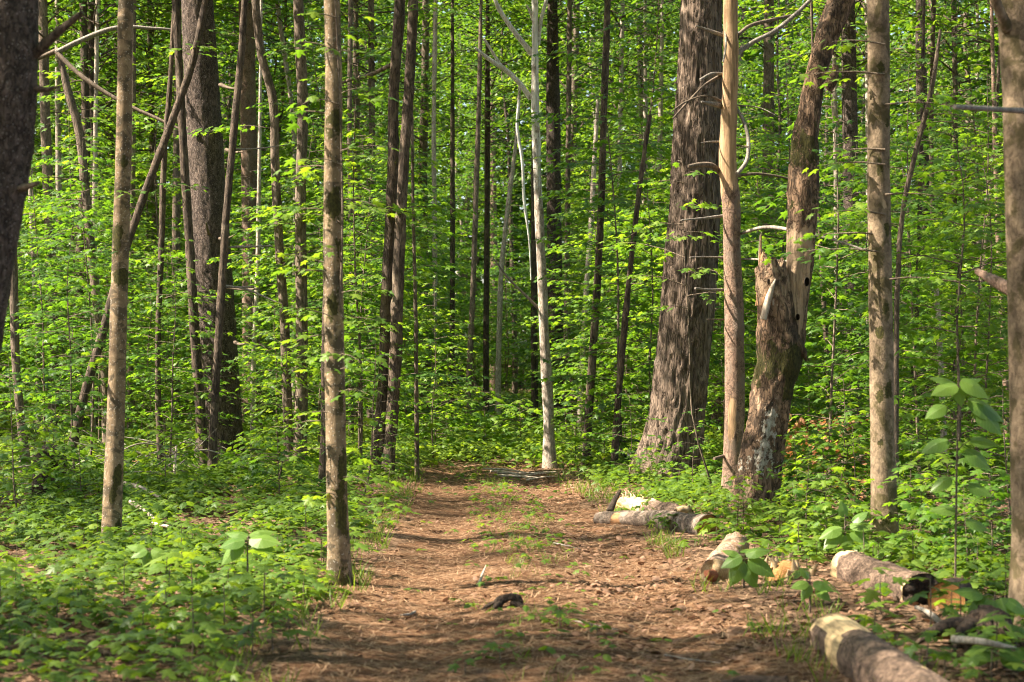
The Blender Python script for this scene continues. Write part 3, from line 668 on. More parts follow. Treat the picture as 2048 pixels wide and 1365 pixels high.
# white dead tree
def whiten(v, s, th, L): return {'bare': np.clip((s - 2.2) / 1.8, 0, 1) * 0.57}
D21 = dist(938)
t21 = trunk_tree('dead_birch', 'white dead tree with bare branches at the end of the path', 'tree', D21,
    [(1070, -60, 14), (1070, 0, 14), (1070, 120, 15), (1071, 240, 16), (1076, 380, 17), (1081, 500, 18), (1087, 640, 20), (1094, 780, 22), (1098, 880, 23), (1101, 938, 28)], M['pale'], 24, 0.06, lumpy(0.008), total=8, attf=whiten, seed=45)
W = bark('bleached_branch_wood', (0.45, 0.40, 0.34), (0.8, 0.76, 0.7), 0.2, 40, 0.4, bd=0.003)
for p in ([(1064, 108, 10), (1040, 78, 8), (1015, 45, 7), (992, 5, 6), (984, -40, 4)], [(1062, 198, 9), (1040, 168, 8), (1008, 138, 8), (980, 120, 6), (950, 96, 4)], [(1003, 134, 6), (985, 105, 5), (968, 78, 4)],
          [(1076, 90, 7), (1082, 40, 6), (1095, -10, 5), (1098, -60, 3)], [(1078, 618, 8), (1050, 590, 6), (1015, 555, 5), (985, 515, 2)], [(1066, 40, 6), (1058, 18, 4), (1052, 10, 2)]):
    branch(t21, p, D21, W if p[0][1] < 300 else M['greytwig'], 'dead_branch', 6, -0.3)
t22 = trunk_tree('dead_slender_tree', 'pale slim dead stem standing left of the white dead tree', 'tree', dist(874),
    [(1040, 168, 6), (1030, 300, 8), (1015, 420, 9), (1003, 540, 10), (998, 680, 11), (996, 800, 12), (997, 874, 14)], M['pale'], 12, 0.1, lumpy(0.004), total=0, seed=46)
branch(t22, [(1038, 200, 5), (1034, 250, 5), (1044, 320, 5), (1048, 400, 5), (1058, 480, 3), (1062, 560, 2)], dist(874) - 3, W, 'dead_branch', 5)

# the massive leaning oak
D29 = 22.6
def burl(s, th, L):
    return 1 + 0.16*np.exp(-((s - 1.25)/0.16)**2 - (np.angle(np.exp(1j*(th - 5.6)))/0.45)**2) + 0.05*np.exp(-((s-2.2)/0.5)**2)
def oakatt(v, s, th, L): return {'moss': 0.8*np.exp(-(s/0.45)**2) * (np.cos(th - 3.3) > 0.3)}
t29 = trunk_tree('oak_tree', 'massive furrowed grey trunk leaning right beside the path', 'tree', D29,
    [(1408, -90, 74), (1404, 0, 76), (1398, 200, 86), (1390, 400, 95), (1380, 560, 98), (1366, 720, 98), (1348, 860, 106), (1330, 945, 122), (1322, 985, 138)], M['furrow'], 110, 0.03, furrow(0.026), flare=0.14, total=20, crown=3, crown_z=9, seed=50, shape=burl, attf=oakatt)

# bare conifer snag with whorls of dead branches
D30 = 19.6
def conbare(v, s, th, L):
    return {'bare': np.clip((s - 2.3)/1.1, 0, 1)*0.68 + 0.95*np.exp(-((s-0.95)/0.28)**2 - (np.angle(np.exp(1j*(th-4.35)))/0.55)**2)}
def knots(s, th, L): return 1 + sum(0.07*np.exp(-((s - z)/0.05)**2) for z in (1.8, 3.15, 3.9, 4.25, 4.6))
t30 = trunk_tree('dead_conifer', 'dead tan conifer, upper bark gone, with whorls of bare branches', 'tree', D30,
    [(1462, -60, 28), (1460, 0, 28), (1460, 120, 30), (1456, 250, 32), (1454, 330, 36), (1461, 420, 35), (1463, 520, 36), (1467, 650, 38), (1468, 800, 40), (1466, 930, 42), (1464, 1012, 50)], M['conifer'], 36, 0.035, lumpy(0.005), flare=0.15, total=7, attf=conbare, shape=knots, seed=51)
for p, dyy in (([(1447, 72, 10), (1420, 62, 8), (1392, 52, 4)], -0.2), ([(1474, 108, 13), (1505, 85, 11), (1545, 65, 10), (1590, 30, 9), (1640, -20, 7)], 0.3),
          ([(1474, 72, 9), (1500, 52, 8), (1545, 40, 7), (1600, 28, 5)], 0.8), ([(1444, 150, 8), (1410, 170, 6), (1380, 200, 5), (1345, 238, 3)], -0.5),
          ([(1448, 150, 9), (1425, 148, 8), (1400, 160, 6)], -0.3), ([(1446, 214, 13), (1425, 208, 10), (1402, 204, 5)], -0.3), ([(1448, 206, 7), (1415, 192, 5), (1370, 205, 4), (1342, 225, 2)], -0.6),
          ([(1470, 212, 9), (1488, 245, 8), (1497, 285, 8), (1492, 325, 8), (1474, 348, 9)], -0.4), ([(1446, 352, 14), (1425, 332, 12), (1398, 330, 11), (1376, 333, 6)], -0.4),
          ([(1474, 352, 8), (1510, 348, 7), (1550, 352, 5), (1588, 360, 3)], 0.3), ([(1448, 284, 6), (1420, 284, 4), (1402, 286, 2)], -0.3), ([(1474, 292, 5), (1498, 293, 3)], -0.3),
          ([(1450, 432, 8), (1415, 436, 6), (1362, 441, 3)], -0.4), ([(1452, 580, 8), (1420, 580, 6), (1390, 577, 5)], -0.4), ([(1452, 516, 6), (1410, 514, 4), (1380, 515, 3)], -0.3), ([(1452, 640, 5), (1414, 639, 3)], -0.3),
          ([(1474, 470, 7), (1530, 455, 8), (1590, 462, 8), (1660, 478, 6), (1735, 502, 4)], -1.6), ([(1476, 518, 5), (1530, 520, 5), (1600, 525, 3)], -0.5), ([(1450, 912, 8), (1428, 918, 7)], -0.3), ([(1448, 40, 5), (1452, 90, 5), (1446, 125, 3)], -0.4), ([(1470, 210, 4), (1520, 216, 3), (1550, 230, 2)], -0.3)):
    branch(t30, p, D30, M['greytwig'] if len(p) % 2 else M['twig'], 'dead_branch', 6, dyy, 0.05)

# broken mossy snag
D31 = dist(1036)
def snagatt(v, s, th, L):
    fr = np.cos(th - 4.35)            # side facing the path and the light
    return {'bare': 0.55*np.exp(-((s-0.40)/0.32)**2 - (np.angle(np.exp(1j*(th-4.3)))/0.42)**2) + 0.42*np.exp(-((s-1.2)/0.25)**2)*(fr > 0.35) + 0.5*np.clip((s-1.98)/0.22, 0, 1),
            'lichen': 1.0*np.exp(-((s-1.0)/0.3)**2 - (np.angle(np.exp(1j*(th-4.75)))/0.5)**2) + 0.55*np.exp(-((s-0.66)/0.16)**2)*(fr > 0),
            'moss': 0.75*np.exp(-((s-1.58)/0.24)**2) + 0.5*np.exp(-((s-0.1)/0.15)**2) + 0.4*np.exp(-((s-0.85)/0.15)**2 - (np.angle(np.exp(1j*(th-3.6)))/0.5)**2) + 0.5*np.exp(-((s-1.4)/0.35)**2)*(np.cos(th - 0.2) > 0.2)}  # last moss term paints the snag's shaded right side dark
def snagshape(s, th, L):
    return 1 + 0.16*np.exp(-((s-1.62)/0.18)**2)*np.cos(th - 0.3) + 0.10*np.sin(3*th + 1.3 + s*1.5) * np.exp(-s/1.2) + 0.06*np.sin(5*th + s*4)
t31 = thing('broken_snag', 'broken mossy snag with white lichen and jagged pale stub', 'dead tree', (at(1500, D31), D31, hz(at(1500, D31), D31)))
def sp(px, py, w, dy=0): return (at(px, D31) - t31.location.x, dy, up(py, D31) - t31.location.z, w/2/F*D31)
mb = MB()
tube(mb, [sp(1498, 1070, 108), sp(1503, 1015, 96), sp(1514, 940, 84), sp(1530, 860, 80), sp(1546, 780, 80), sp(1556, 700, 86), sp(1553, 640, 74), sp(1545, 575, 64), sp(1542, 545, 58)], 64, 0.025, scaly(0.022), attf=snagatt, shape=snagshape, seed=61, ragged=0.16)
mb.build('trunk', M['rotten'], t31)
mb = MB()
def stematt(v, s, th, L):
    return {'bare': 0.8 * np.clip((1.55 - s)/0.5, 0, 1) * np.clip(1.3 - np.abs(s - 0.6), 0, 1) - 0.35*(np.cos(th - 0.6) > 0.3), 'moss': 0.72*np.exp(-((s-1.85)/0.26)**2) + 0.4*np.exp(-((s-1.3)/0.12)**2)}
def stemshape(s, th, L): return 1 + 0.12*np.sin(2*th + s*2) + 0.08*np.sin(4*th - s*3) + 0.12*np.exp(-((s - 2.0)/0.15)**2)*np.cos(th-3.1)
tube(mb, [sp(1578, 700, 56, 0.05), sp(1590, 620, 50, 0.06), sp(1601, 540, 48, 0.08), sp(1607, 440, 50, 0.08), sp(1612, 330, 56, 0.1), sp(1620, 250, 54, 0.12), sp(1636, 150, 48, 0.15), sp(1664, 60, 52, 0.2), sp(1694, -20, 50, 0.25), sp(1720, -120, 44, 0.3)], 48, 0.03, scaly(0.016), attf=stematt, shape=stemshape, seed=62)
mb.build('upper_stem', M['rotten'], t31)
# torn shell of wood standing on the stub, its rim jagged
mb = MB(); n = 46; th = np.linspace(1.2, 6.0, n); c0 = np.array(sp(1543, 612, 1, 0)[:3]); r0 = 30/F*D31; jag = np.random.default_rng(6)
base = np.interp(th, [1.2, 2.0, 2.7, 3.3, 3.9, 4.6, 5.3, 6.0], [0.20, 0.42, 0.66, 0.60, 0.34, 0.12, 0.20, 0.10])
hgt = base * (0.80 + 0.35*noise(th*9, 3)) + 0.07*(jag.random(n) - 0.5)
rows = []; K = 9
for k in range(K):
    f = k/(K-1); rr = r0*(1.08 - 0.30*f) * (1 + 0.10*(noise(th*6, f*5) - 0.5)*2)
    rows.append(np.stack([c0[0] + np.cos(th)*rr, c0[1] + np.sin(th)*rr, c0[2] + f*np.maximum(hgt, 0.03)], -1))
out = np.array(rows); inn = out.copy(); inn[:, :, :2] = c0[:2] + (out[:, :, :2] - c0[:2]) * (0.72 + 0.22*np.linspace(0, 1, K)[:, None, None])
q = [(k*n+i, k*n+i+1, (k+1)*n+i+1, (k+1)*n+i) for k in range(K-1) for i in range(n-1)]; m_ = K*n
q += [(m_+a[1], m_+a[0], m_+a[3], m_+a[2]) for a in q] + [((K-1)*n+i, (K-1)*n+i+1, m_+(K-1)*n+i+1, m_+(K-1)*n+i) for i in range(n-1)]
q += [(k*n+e, (k+1)*n+e, m_+(k+1)*n+e, m_+k*n+e) for k in range(K-1) for e in (0, n-1)]
mb.add(np.vstack([out.reshape(-1, 3), inn.reshape(-1, 3)]), quad=q); mb.build('torn_shell', M['torn'], t31)
mb = MB(); tube(mb, [sp(1522, 640, 16, -0.17), sp(1535, 590, 14, -0.16), sp(1547, 560, 5, -0.14)], 8, 0.03, lumpy(0.004)); mb.build('splinter', M['palestick'], t31)
for px, py, r in ((1610, 565, 7), (1538, 598, 5), (1534, 565, 4), (1592, 635, 5)):
    mb = MB(); a = np.array(sp(px, py, 1, -0.13)[:3]); th = np.linspace(0, 2*np.pi, 13)[:-1]; rr = r/F*D31
    ring = a + np.stack([np.cos(th)*rr*0.7, 0*th, np.sin(th)*rr*1.3], -1)
    mb.add(np.vstack([ring, ring*1.0 + [0, 0.05, 0], a + [0, 0.07, 0]]), quad=[(i, (i+1) % 12, 12+(i+1) % 12, 12+i) for i in range(12)], tri=[(12+i, 12+(i+1) % 12, 24) for i in range(12)])
    mb.build('knot_hole', M['stump'], t31)
mb = MB(); tube(mb, [sp(1590, 690, 34, -0.02), sp(1603, 702, 22, -0.03), sp(1612, 722, 8, -0.03)], 9, 0.03, lumpy(0.008)); mb.build('bark_flap', M['rotten'], t31)
mb = MB(); tube(mb, [sp(1655, 175, 30, 0.05), sp(1666, 160, 24, 0.02), sp(1672, 130, 14, 0.0)], 9, 0.03, lumpy(0.008)); mb.build('branch_stub', M['rotten'], t31)

# mossy right trunk
def rmoss(v, s, th, L):
    m = 0.16 + 0.6*np.exp(-(s/0.18)**2)
    for z, a, h in ((0.42, 4.8, 0.06), (0.95, 4.4, 0.04), (1.35, 5.2, 0.09), (1.75, 4.4, 0.06), (1.95, 5.0, 0.09), (1.3, 4.3, 0.06), (2.5, 5.3, 0.07), (3.0, 4.6, 0.07), (3.3, 5.4, 0.05), (3.7, 4.8, 0.06)):
        m = m + 0.75*np.exp(-((s-z)/h)**2 - (np.angle(np.exp(1j*(th-a)))/0.4)**2)
    return {'moss': m, 'bare': 0.8*np.exp(-((s-2.72)/0.09)**2 - (np.angle(np.exp(1j*(th-4.9+(s-2.72)*5)))/0.4)**2)}
trunk_tree('maple_tree', 'brown trunk dotted with round moss patches right of the logs', 'tree', dist(1118),
    [(1760, -60, 42), (1761, 0, 43), (1762, 250, 45), (1763, 500, 46), (1764, 750, 48), (1767, 950, 50), (1769, 1060, 52), (1770, 1118, 60)], M['mottled'], 36, 0.04, lumpy(0.004), flare=0.3, total=15, crown=1, crown_z=8, attf=rmoss, seed=70)

t33 = [o for o in SC.objects if o.get('label', '').startswith('brown trunk dotted')][0]
rb = np.random.default_rng(14)
for py, az, L in ((505, 3.3, 0.95), (470, 2.9, 0.75), (330, 3.35, 0.6), (300, 2.8, 0.5), (150, 3.2, 0.75), (90, 3.5, 0.6), (390, 0.2, 0.5), (210, -0.3, 0.6), (560, -0.4, 0.6), (430, 3.7, 0.8)):
    lv = Leaves(); mb = MB(); spray(rb, lv, mb, (0.0, 0.0, up(py, 14.55) - t33.location.z), az, L, 0.12, 0.15, 0.085, 0.085, 0.008, st=0.12, wood=0)
    lv.emit(mb, MAPLE, 1); mb.build('leafy_branch', [M['twig'], M['leaf']], t33, smooth=False)
# far right trunk
D34 = dist(1265)
t34 = trunk_tree('maple_tree', 'thick blurred mottled trunk at the right edge', 'tree', D34,
    [(2040, -80, 84), (2043, 0, 82), (2046, 120, 80), (2050, 300, 76), (2054, 600, 72), (2058, 900, 72), (2060, 1100, 74), (2062, 1265, 92)], M['mottled'], 40, 0.04, lumpy(0.006), flare=0.15, total=13, crown=0, crown_z=7.5, seed=71)
branch(t34, [(2015, 60, 26), (1998, 20, 22), (1980, -30, 20)], D34, M['mottled'], 'limb', 10, -0.1)
branch(t34, [(2075, 224, 15), (1990, 219, 12), (1908, 214, 9)], D34 - 0.5, M['greytwig'], 'branch', 8, -0.5)
branch(t34, [(2045, 592, 32), (1995, 565, 26), (1955, 543, 14)], D34 + 0.5, M['conifer'], 'broken_limb', 9, 0.4)

def leafy(prefix, Yd, rows, leaf=0.085, L0=0.55, tm=MAPLE_S, seed=1):
    tr = [o for o in SC.objects if o.get('label', '').startswith(prefix)][0]; r = np.random.default_rng(seed)
    tk = [c for c in tr.children if c.name.startswith('trunk')][0]; co = np.zeros(len(tk.data.vertices)*3); tk.data.vertices.foreach_get('co', co); co = co.reshape(-1, 3)
    for k, py in enumerate(rows):
        z = up(py, Yd) - tr.location.z; near = co[np.abs(co[:, 2] - z) < 0.12]
        cx, cy_ = near[:, :2].mean(0) if len(near) else (0, 0)
        az = (math.pi if k % 2 else 0) + r.uniform(-0.3, 1.0)*(-1 if k % 2 == 0 else 1)
        lv = Leaves(); m = MB(); spray(r, lv, m, (cx, cy_, z), az, L0*r.uniform(0.7, 1.4), r.uniform(0.05, 0.35), 0.25, leaf, 0.075, 0.006, st=0.11, wood=0)
        lv.emit(m, tm, 1); m.build('leafy_branch', [M['twig'], M['leaf']], tr, smooth=False)
for a in (('blurred tan trunk', 12.65, (25, 90, 190, 225, 300, 330, 395, 420, 520, 545, 640, 670, 745, 850, 960), 0.08, 0.34, MAPLE, 3),
  ('smooth tan trunk', 15.6, (390, 500, 640, 720), 0.08, 0.35, MAPLE, 4), ('pair of crooked', 23.0, (30, 100, 180, 320, 420, 560, 690, 730, 760), 0.10, 0.95, MAPLE_S, 5),
  ('massive straight dark pine', 24.2, (60, 150, 880), 0.10, 0.8, MAPLE_S, 6), ('wavy narrow trunk', 24.2, (120, 260, 380, 520, 640), 0.10, 0.9, MAPLE_S, 7),
  ('straight rough trunk', 24.0, (60, 210, 330, 450, 610, 720), 0.10, 0.9, MAPLE_S, 8), ('dark slender trunk with leaves', 25.5, (60, 120, 180, 240, 290, 330, 360), 0.11, 1.1, OVAL_S, 9),
  ('thin bent stem rising', 17.5, (90, 160, 230, 300, 380, 450, 520, 600), 0.09, 0.75, MAPLE_S, 10), ('thick blurred mottled', 10.8, (215,), 0.085, 0.35, MAPLE, 11),
  ('slender curving brown', 27.0, (220, 330, 520, 640, 700), 0.10, 0.95, MAPLE_S, 12), ('thin crooked dark stem between', 23.6, (120, 260, 380, 520, 600, 680, 760), 0.10, 0.85, MAPLE_S, 13),
  ('narrow grey trunk beside', 22.5, (480, 600, 680, 760), 0.10, 0.8, MAPLE_S, 15)): leafy(*a)

# shelf fungus on the broad trunk is a thing held by it
mb = MB(); th = np.linspace(0, np.pi, 9); fx, fy = at(613, 23.7), 23.75
v = [(0, 0.05, 0.0)] + [(0.07*math.cos(a), 0.05 - 0.09*math.sin(a), -0.005) for a in th] + [(0, 0.05, 0.05)]
v = np.array(v); mb.add(v, tri=[(0, i, i+1) for i in range(1, 9)] + [(10, i+1, i) for i in range(1, 9)])
o = mb.build('shelf_fungus', M['stump'], loc=(at(611, 23.7), 23.74, up(741, 23.7))); tag(o, 'small dark shelf fungus on a rough trunk left of the tan middle trunk', 'fungus')

# ------------------------------------------------------------------ logs, stumps, fallen wood
def log(name, label, cat, A, Bp, rA, rB, mat, capmat, sides=28, rough=None, attf=None, mid=None, seed=0, ragged=0.0, part='bark', shape=None, step=0.04, capmat2=None):
    """a round log from A to B (x, y of its axis; it lies on the ground)"""
    a = np.array([A[0], A[1], hz(*A) + rA * 0.45 + (A[2] if len(A) > 2 else 0)]); b = np.array([Bp[0], Bp[1], hz(*Bp) + rB * 0.45 + (Bp[2] if len(Bp) > 2 else 0)])
    d = Vector(b - a); L = d.length
    t = thing(name, label, cat, tuple(a)); t.rotation_mode = 'QUATERNION'; t.rotation_quaternion = d.to_track_quat('Z', 'Y')
    K = [(0, 0, 0, rA)] + ([(mid[0], mid[1], L*0.5, (rA+rB)/2*(mid[2] if len(mid) > 2 else 1))] if mid else []) + [(0, 0, L, rB)]
    mb = MB(); tube(mb, K, sides, step, rough or lumpy(0.008), cap=False, attf=attf, seed=seed, shape=shape)
    mb.build(part, mat, t)
    for z, r, sg in ((0.004, rA, -1), (L-0.004, rB, 1)):
        m2 = MB(); n = sides; th = np.linspace(0, 2*np.pi, n, endpoint=False); vs = []; 
        rings = (0.99, 0.8, 0.55, 0.28)
        for k, f in enumerate(rings): vs.append(np.stack([np.cos(th)*r*f, np.sin(th)*r*f, z - sg*(0.0 if k == 0 else 0.006) + ragged*(noise(np.cos(th)*f*4+seed, np.sin(th)*f*4, seed)-0.3)*sg*(k > 0)], -1))
        vs.append(np.array([[0, 0, z - sg*0.006]])); q = []
        for k in range(len(rings)-1): q += [(k*n+i, k*n+(i+1) % n, (k+1)*n+(i+1) % n, (k+1)*n+i) for i in range(n)]
        m2.add(np.vstack(vs), quad=q, tri=[((len(rings)-1)*n+i, (len(rings)-1)*n+(i+1) % n, len(rings)*n) for i in range(n)])
        m2.build('cut_end', capmat2 if (sg > 0 and capmat2) else capmat, t)
    return t

# long mottled log right of the path
xa, ya = gp(1205, 1052); xb, yb = gp(1418, 1074)
def patchy(v, s, th, L): return {'bare': 0.8*np.exp(-((s - 0.32)/0.09)**2)*(np.cos(th-3.6) > 0) + 0.5*np.exp(-((s-0.1)/0.04)**2)}
tA = log('fallen_log', 'long mottled log with an orange cut end below the massive leaning trunk', 'log', (xa, ya + 0.5), (xb, yb + 0.05), 0.068, 0.108, M['logmix'], M['cut_orange'], attf=patchy, mid=(0.05, 0.03), rough=lumpy(0.016), seed=3)
# splintered yellow log behind it
xa, ya = gp(1250, 1022); xb, yb = gp(1372, 1056)
def topbare(v, s, th, L): return {'bare': np.clip(1.3 - s/(L*0.62), 0, 1)}
tB = log('splintered_log', 'splintered yellow and brown log lying behind the long mottled log', 'log', (xa, ya + 0.35), (xb, yb + 0.25), 0.075, 0.11, M['log'], M['cut_pale'], attf=topbare, seed=4, ragged=0.1, rough=scaly(0.03))
for k, (z, a, l) in enumerate(((0.15, 2.0, 0.1), (0.3, 1.6, 0.12), (0.5, 1.8, 0.14), (0.62, 1.3, 0.09), (0.05, 1.4, 0.12))):
    mb = MB(); tube(mb, [(0, 0, z, 0.03), (0.09*math.cos(a), 0.09*math.sin(a), z + 0.02, 0.02), ((0.07+l*0.5)*math.cos(a), (0.07+l*0.5)*math.sin(a), z - 0.09, 0.003)], 6, 0.03, lumpy(0.008), shape=lambda s, th, L: 0.5 + 0.5*np.abs(np.cos(th))); mb.build('splinter', M['cut_pale'], tB)
def stick(name, label, cat, pts, mat, sides=7, group=None, rough=None):
    """pts: world (x, y, z above ground, radius)"""
    x0, y0 = pts[0][:2]; z0 = hz(x0, y0); t = []
    for x, y, z, r in pts: t.append((x - x0, y - y0, hz(x, y) + z - z0, r))
    mb = MB(); tube(mb, t, sides, 0.05, rough or lumpy(0.003), seed=len(SC.objects)); o = mb.build(name, mat, loc=(x0, y0, z0)); tag(o, label, cat, group); return o
def pst(name, label, cat, pp, mat, group=None, sides=7):
    """a stick through ground points: (column, ground row, height, radius)"""
    return stick(name, label, cat, [(*gp(a, b), z, r) for a, b, z, r in pp], mat, sides, group)
pst('broken_branch', 'short dark branch leaning up behind the left end of the mottled log', 'branch', [(1218, 1035, 0.03, 0.035), (1228, 1030, 0.12, 0.03), (1240, 1026, 0.20, 0.018)], M['stump'])
# pale short log pointing at the viewer
xa, ya = gp(1432, 1168); xb, yb = gp(1483, 1122)
tC = log('peeled_log', 'short peeled pale log end on, between the mottled log and the large front log', 'log', (xa, ya), (xb, yb + 0.4), 0.108, 0.10, M['palelog'], M['cut_pale'], seed=5, ragged=0.05, rough=scaly(0.02))
mb = MB(); tube(mb, [(0.02, 0.0, -0.04, 0.05), (0.05, 0.03, -0.14, 0.03)], 8, 0.03, lumpy(0.01)); mb.build('rotten_chunk', M['red_rot'], tC)
# splintered stump of yellow wood
x0, y0 = gp(1562, 1168)
tD = thing('splintered_stump', 'low heap of splintered yellow wood beside the peeled log', 'stump', (x0, y0, hz(x0, y0)))
rs = np.random.default_rng(3)
mb = MB(); tube(mb, [(0, 0, -0.05, 0.15), (0.02, 0, 0.05, 0.12), (0.02, 0.02, 0.09, 0.07)], 14, 0.03, scaly(0.04)); mb.build('base', M['cut_orange'], tD)
for k in range(16):
    a = rs.uniform(0, 6.28); r = rs.uniform(0.03, 0.2); h = rs.uniform(0.07, 0.18)
    mb = MB(); tube(mb, [(r*math.cos(a), r*math.sin(a), -0.02, 0.028), (r*1.1*math.cos(a) + rs.normal(0, .02), r*1.1*math.sin(a), h*0.6, 0.02), (r*1.3*math.cos(a) + rs.normal(0, .03), r*1.3*math.sin(a), h, 0.003)], 5, 0.05)
    mb.build('splinter', M['cut_pale'], tD)
# dark log with pale end
xa, ya = gp(1700, 1172); xb, yb = gp(1852, 1228)
def palend(v, s, th, L): return {'bare': np.clip(1.25 - s/0.16, 0, 1) + 0.6*np.exp(-((s-L)/0.05)**2)}
tE = log('dark_log', 'dark scaly log with a pale chewed end below the mossy right trunk', 'log', (xa, ya + 0.1), (xb, yb + 0.1), 0.115, 0.125, M['palelog'] if False else M['log'], M['stump'], attf=palend, seed=6, rough=scaly(0.014), ragged=0.08, sides=36)  # dark end caps put the shadow at the broken end into the colour
x0, y0 = gp(1905, 1232)
tE2 = log('log_slice', 'short orange cut log slice half hidden behind leaves at right', 'log', (x0 - 0.04, y0 - 0.02), (x0 + 0.07, y0 + 0.22), 0.11, 0.11, M['stump'], M['cut_orange'], seed=7)
# the large front log
xa, ya = gp(1668, 1302); xb, yb = gp(1975, 1540)
def frontbare(v, s, th, L):
    ang = np.angle(np.exp(1j*(th - FRONT_UP))); vc = np.angle(np.exp(1j*(th - FRONT_CAM)))
    top = 0.95*(s < 0.62)*(np.abs(ang) < 1.3) + 0.95*((s > 0.40) & (s < 0.70))*(np.abs(vc) < 1.1)
    patch = ((s > 0.04) & (s < 0.40)) * (np.abs(vc) < 0.9)
    return {'bare': np.where(patch, 0, top) + 0.9*np.exp(-((s-1.75)/0.12)**2 - ((ang+0.25)/0.16)**2)}
def ring_dent(s, th, L): return 1 + 0.03*np.sin(3*th + s) - 0.03*(s < 0.6)
dd = Vector((xb-xa, yb-ya, hz(xb, yb)-hz(xa, ya))); qq = dd.to_track_quat('Z', 'Y'); lu = qq.inverted() @ Vector((0, 0, 1)); FRONT_UP = 0
# angle of 'up' in the tube's own frame (its first axis follows local x)
FRONT_UP = math.atan2(lu.y, lu.x)
lc = qq.inverted() @ Vector((-0.85, -0.75, -0.25)); FRONT_CAM = math.atan2(lc.y, lc.x)
tF = log('front_log', 'large brown log with a pale barkless band lying in the lower right corner', 'log', (xa, ya), (xb, yb), 0.125, 0.14, M['log'], M['cut_pale'], capmat2=M['stump'], attf=frontbare, seed=8, rough=scaly(0.010), sides=56, shape=ring_dent, step=0.025, ragged=0.04)  # right end cap is dark wood standing in for shadow
pst('broken_branch', 'pale stripped branch jutting right from the large front log', 'branch', [(1905, 1360, 0.17, 0.022), (1960, 1365, 0.17, 0.018), (2030, 1362, 0.13, 0.012)], M['palestick'])
x0, y0 = gp(1510, 1400)
tG = log('rotten_log', 'dark rotten log end at the bottom edge of the path', 'log', (x0 - 0.14, y0), (x0 + 0.14, y0 - 0.05), 0.085, 0.08, M['stump'], M['stump'], seed=9, rough=scaly(0.03))
pst('fallen_branch', 'grey stick lying behind the large front log', 'branch', [(1832, 1252, 0.06, 0.013), (1860, 1272, 0.08, 0.016), (1892, 1292, 0.05, 0.02)], M['greytwig'])
pst('bark_piece', 'small reddish piece of bark beside the grey stick at right', 'bark', [(1878, 1300, 0.05, 0.03), (1925, 1302, 0.05, 0.02)], M['red_rot'])
# dark root plate by the right trunk
x0, y0 = gp(1965, 1305)
tH = thing('uprooted_stump', 'black rotten stump with roots at the foot of the far right trunk', 'stump', (x0, y0, hz(x0, y0)))
mb = MB(); tube(mb, [(0, 0.1, -0.1, 0.2), (0.05, 0.1, 0.05, 0.17), (0.12, 0.12, 0.16, 0.09)], 18, 0.03, scaly(0.06)); mb.build('base', M['stump'], tH)
for k, (ex, ey, ez) in enumerate(((-0.38, -0.05, 0.0), (-0.2, -0.2, -0.02), (0.2, -0.15, 0.0), (-0.3, 0.1, 0.05))):
    mb = MB(); tube(mb, [(0, 0.08, 0.08, 0.06), (ex*0.5, ey*0.5 + 0.04, 0.10, 0.045), (ex, ey, ez, 0.015)], 8, 0.04, lumpy(0.012)); mb.build('root', M['stump'], tH)
# stump in the path
x0, y0 = gp(1010, 1214)
tI = thing('path_stump', 'small dark arched stump with roots in the middle of the path', 'stump', (x0, y0, hz(x0, y0)))
mb = MB(); tube(mb, [(-0.06, 0.04, -0.04, 0.05), (-0.03, 0.03, 0.06, 0.045), (0.04, 0.02, 0.085, 0.04), (0.09, 0.02, 0.07, 0.035), (0.11, 0, -0.03, 0.04)], 12, 0.02, scaly(0.02)); mb.build('base', M['stump'], tI); tI.scale = (0.85, 0.85, 0.7)
for ex, ey in ((-0.17, -0.05), (-0.1, -0.12), (0.16, -0.04)):
    mb = MB(); tube(mb, [(ex*0.3, 0.02, 0.04, 0.032), (ex*0.7, ey*0.6, 0.02, 0.024), (ex, ey, -0.02, 0.01)], 8, 0.03, lumpy(0.006)); mb.build('root', M['stump'], tI)
# mossy stump at left
x0, y0 = gp(100, 1012)
tJ = thing('old_stump', 'rounded dark stump behind plants at the far left', 'stump', (x0, y0, hz(x0, y0)))
mb = MB(); tube(mb, [(0, 0, -0.1, 0.20), (0, 0, 0.2, 0.165), (0.01, 0, 0.42, 0.15), (0.01, 0, 0.52, 0.10), (0.01, 0, 0.54, 0.03)], 26, 0.035, scaly(0.03)); mb.build('wood', M['stump'], tJ)
# fallen branches at left
pst('fallen_branch', 'pale grey fallen branch right of the tan trunk, upper one', 'branch', [(240, 1003, 0.12, 0.028), (280, 1012, 0.12, 0.024), (320, 1020, 0.08, 0.018)], M['greytwig'])
pst('fallen_branch', 'pale fallen branch right of the tan trunk, middle one', 'branch', [(262, 1036, 0.15, 0.022), (290, 1046, 0.12, 0.02), (318, 1056, 0.06, 0.014)], M['palestick'])
pst('fallen_branch', 'thin pale fallen branch right of the tan trunk, lowest one', 'branch', [(305, 1062, 0.08, 0.014), (345, 1066, 0.06, 0.010)], M['palestick'])
pst('upright_stick', 'white stick standing upright left of the pine foot', 'branch', [(347, 985, 0.0, 0.018), (350, 984, 0.22, 0.015), (353, 983, 0.42, 0.008)], M['palestick'])
pst('rotten_log', 'reddish rotten log slanting behind the thin stem left of the pine', 'log', [(268, 962, 0.12, 0.05), (285, 964, 0.08, 0.05), (302, 968, 0.03, 0.03)], M['red_rot'])
rs = np.random.default_rng(21)
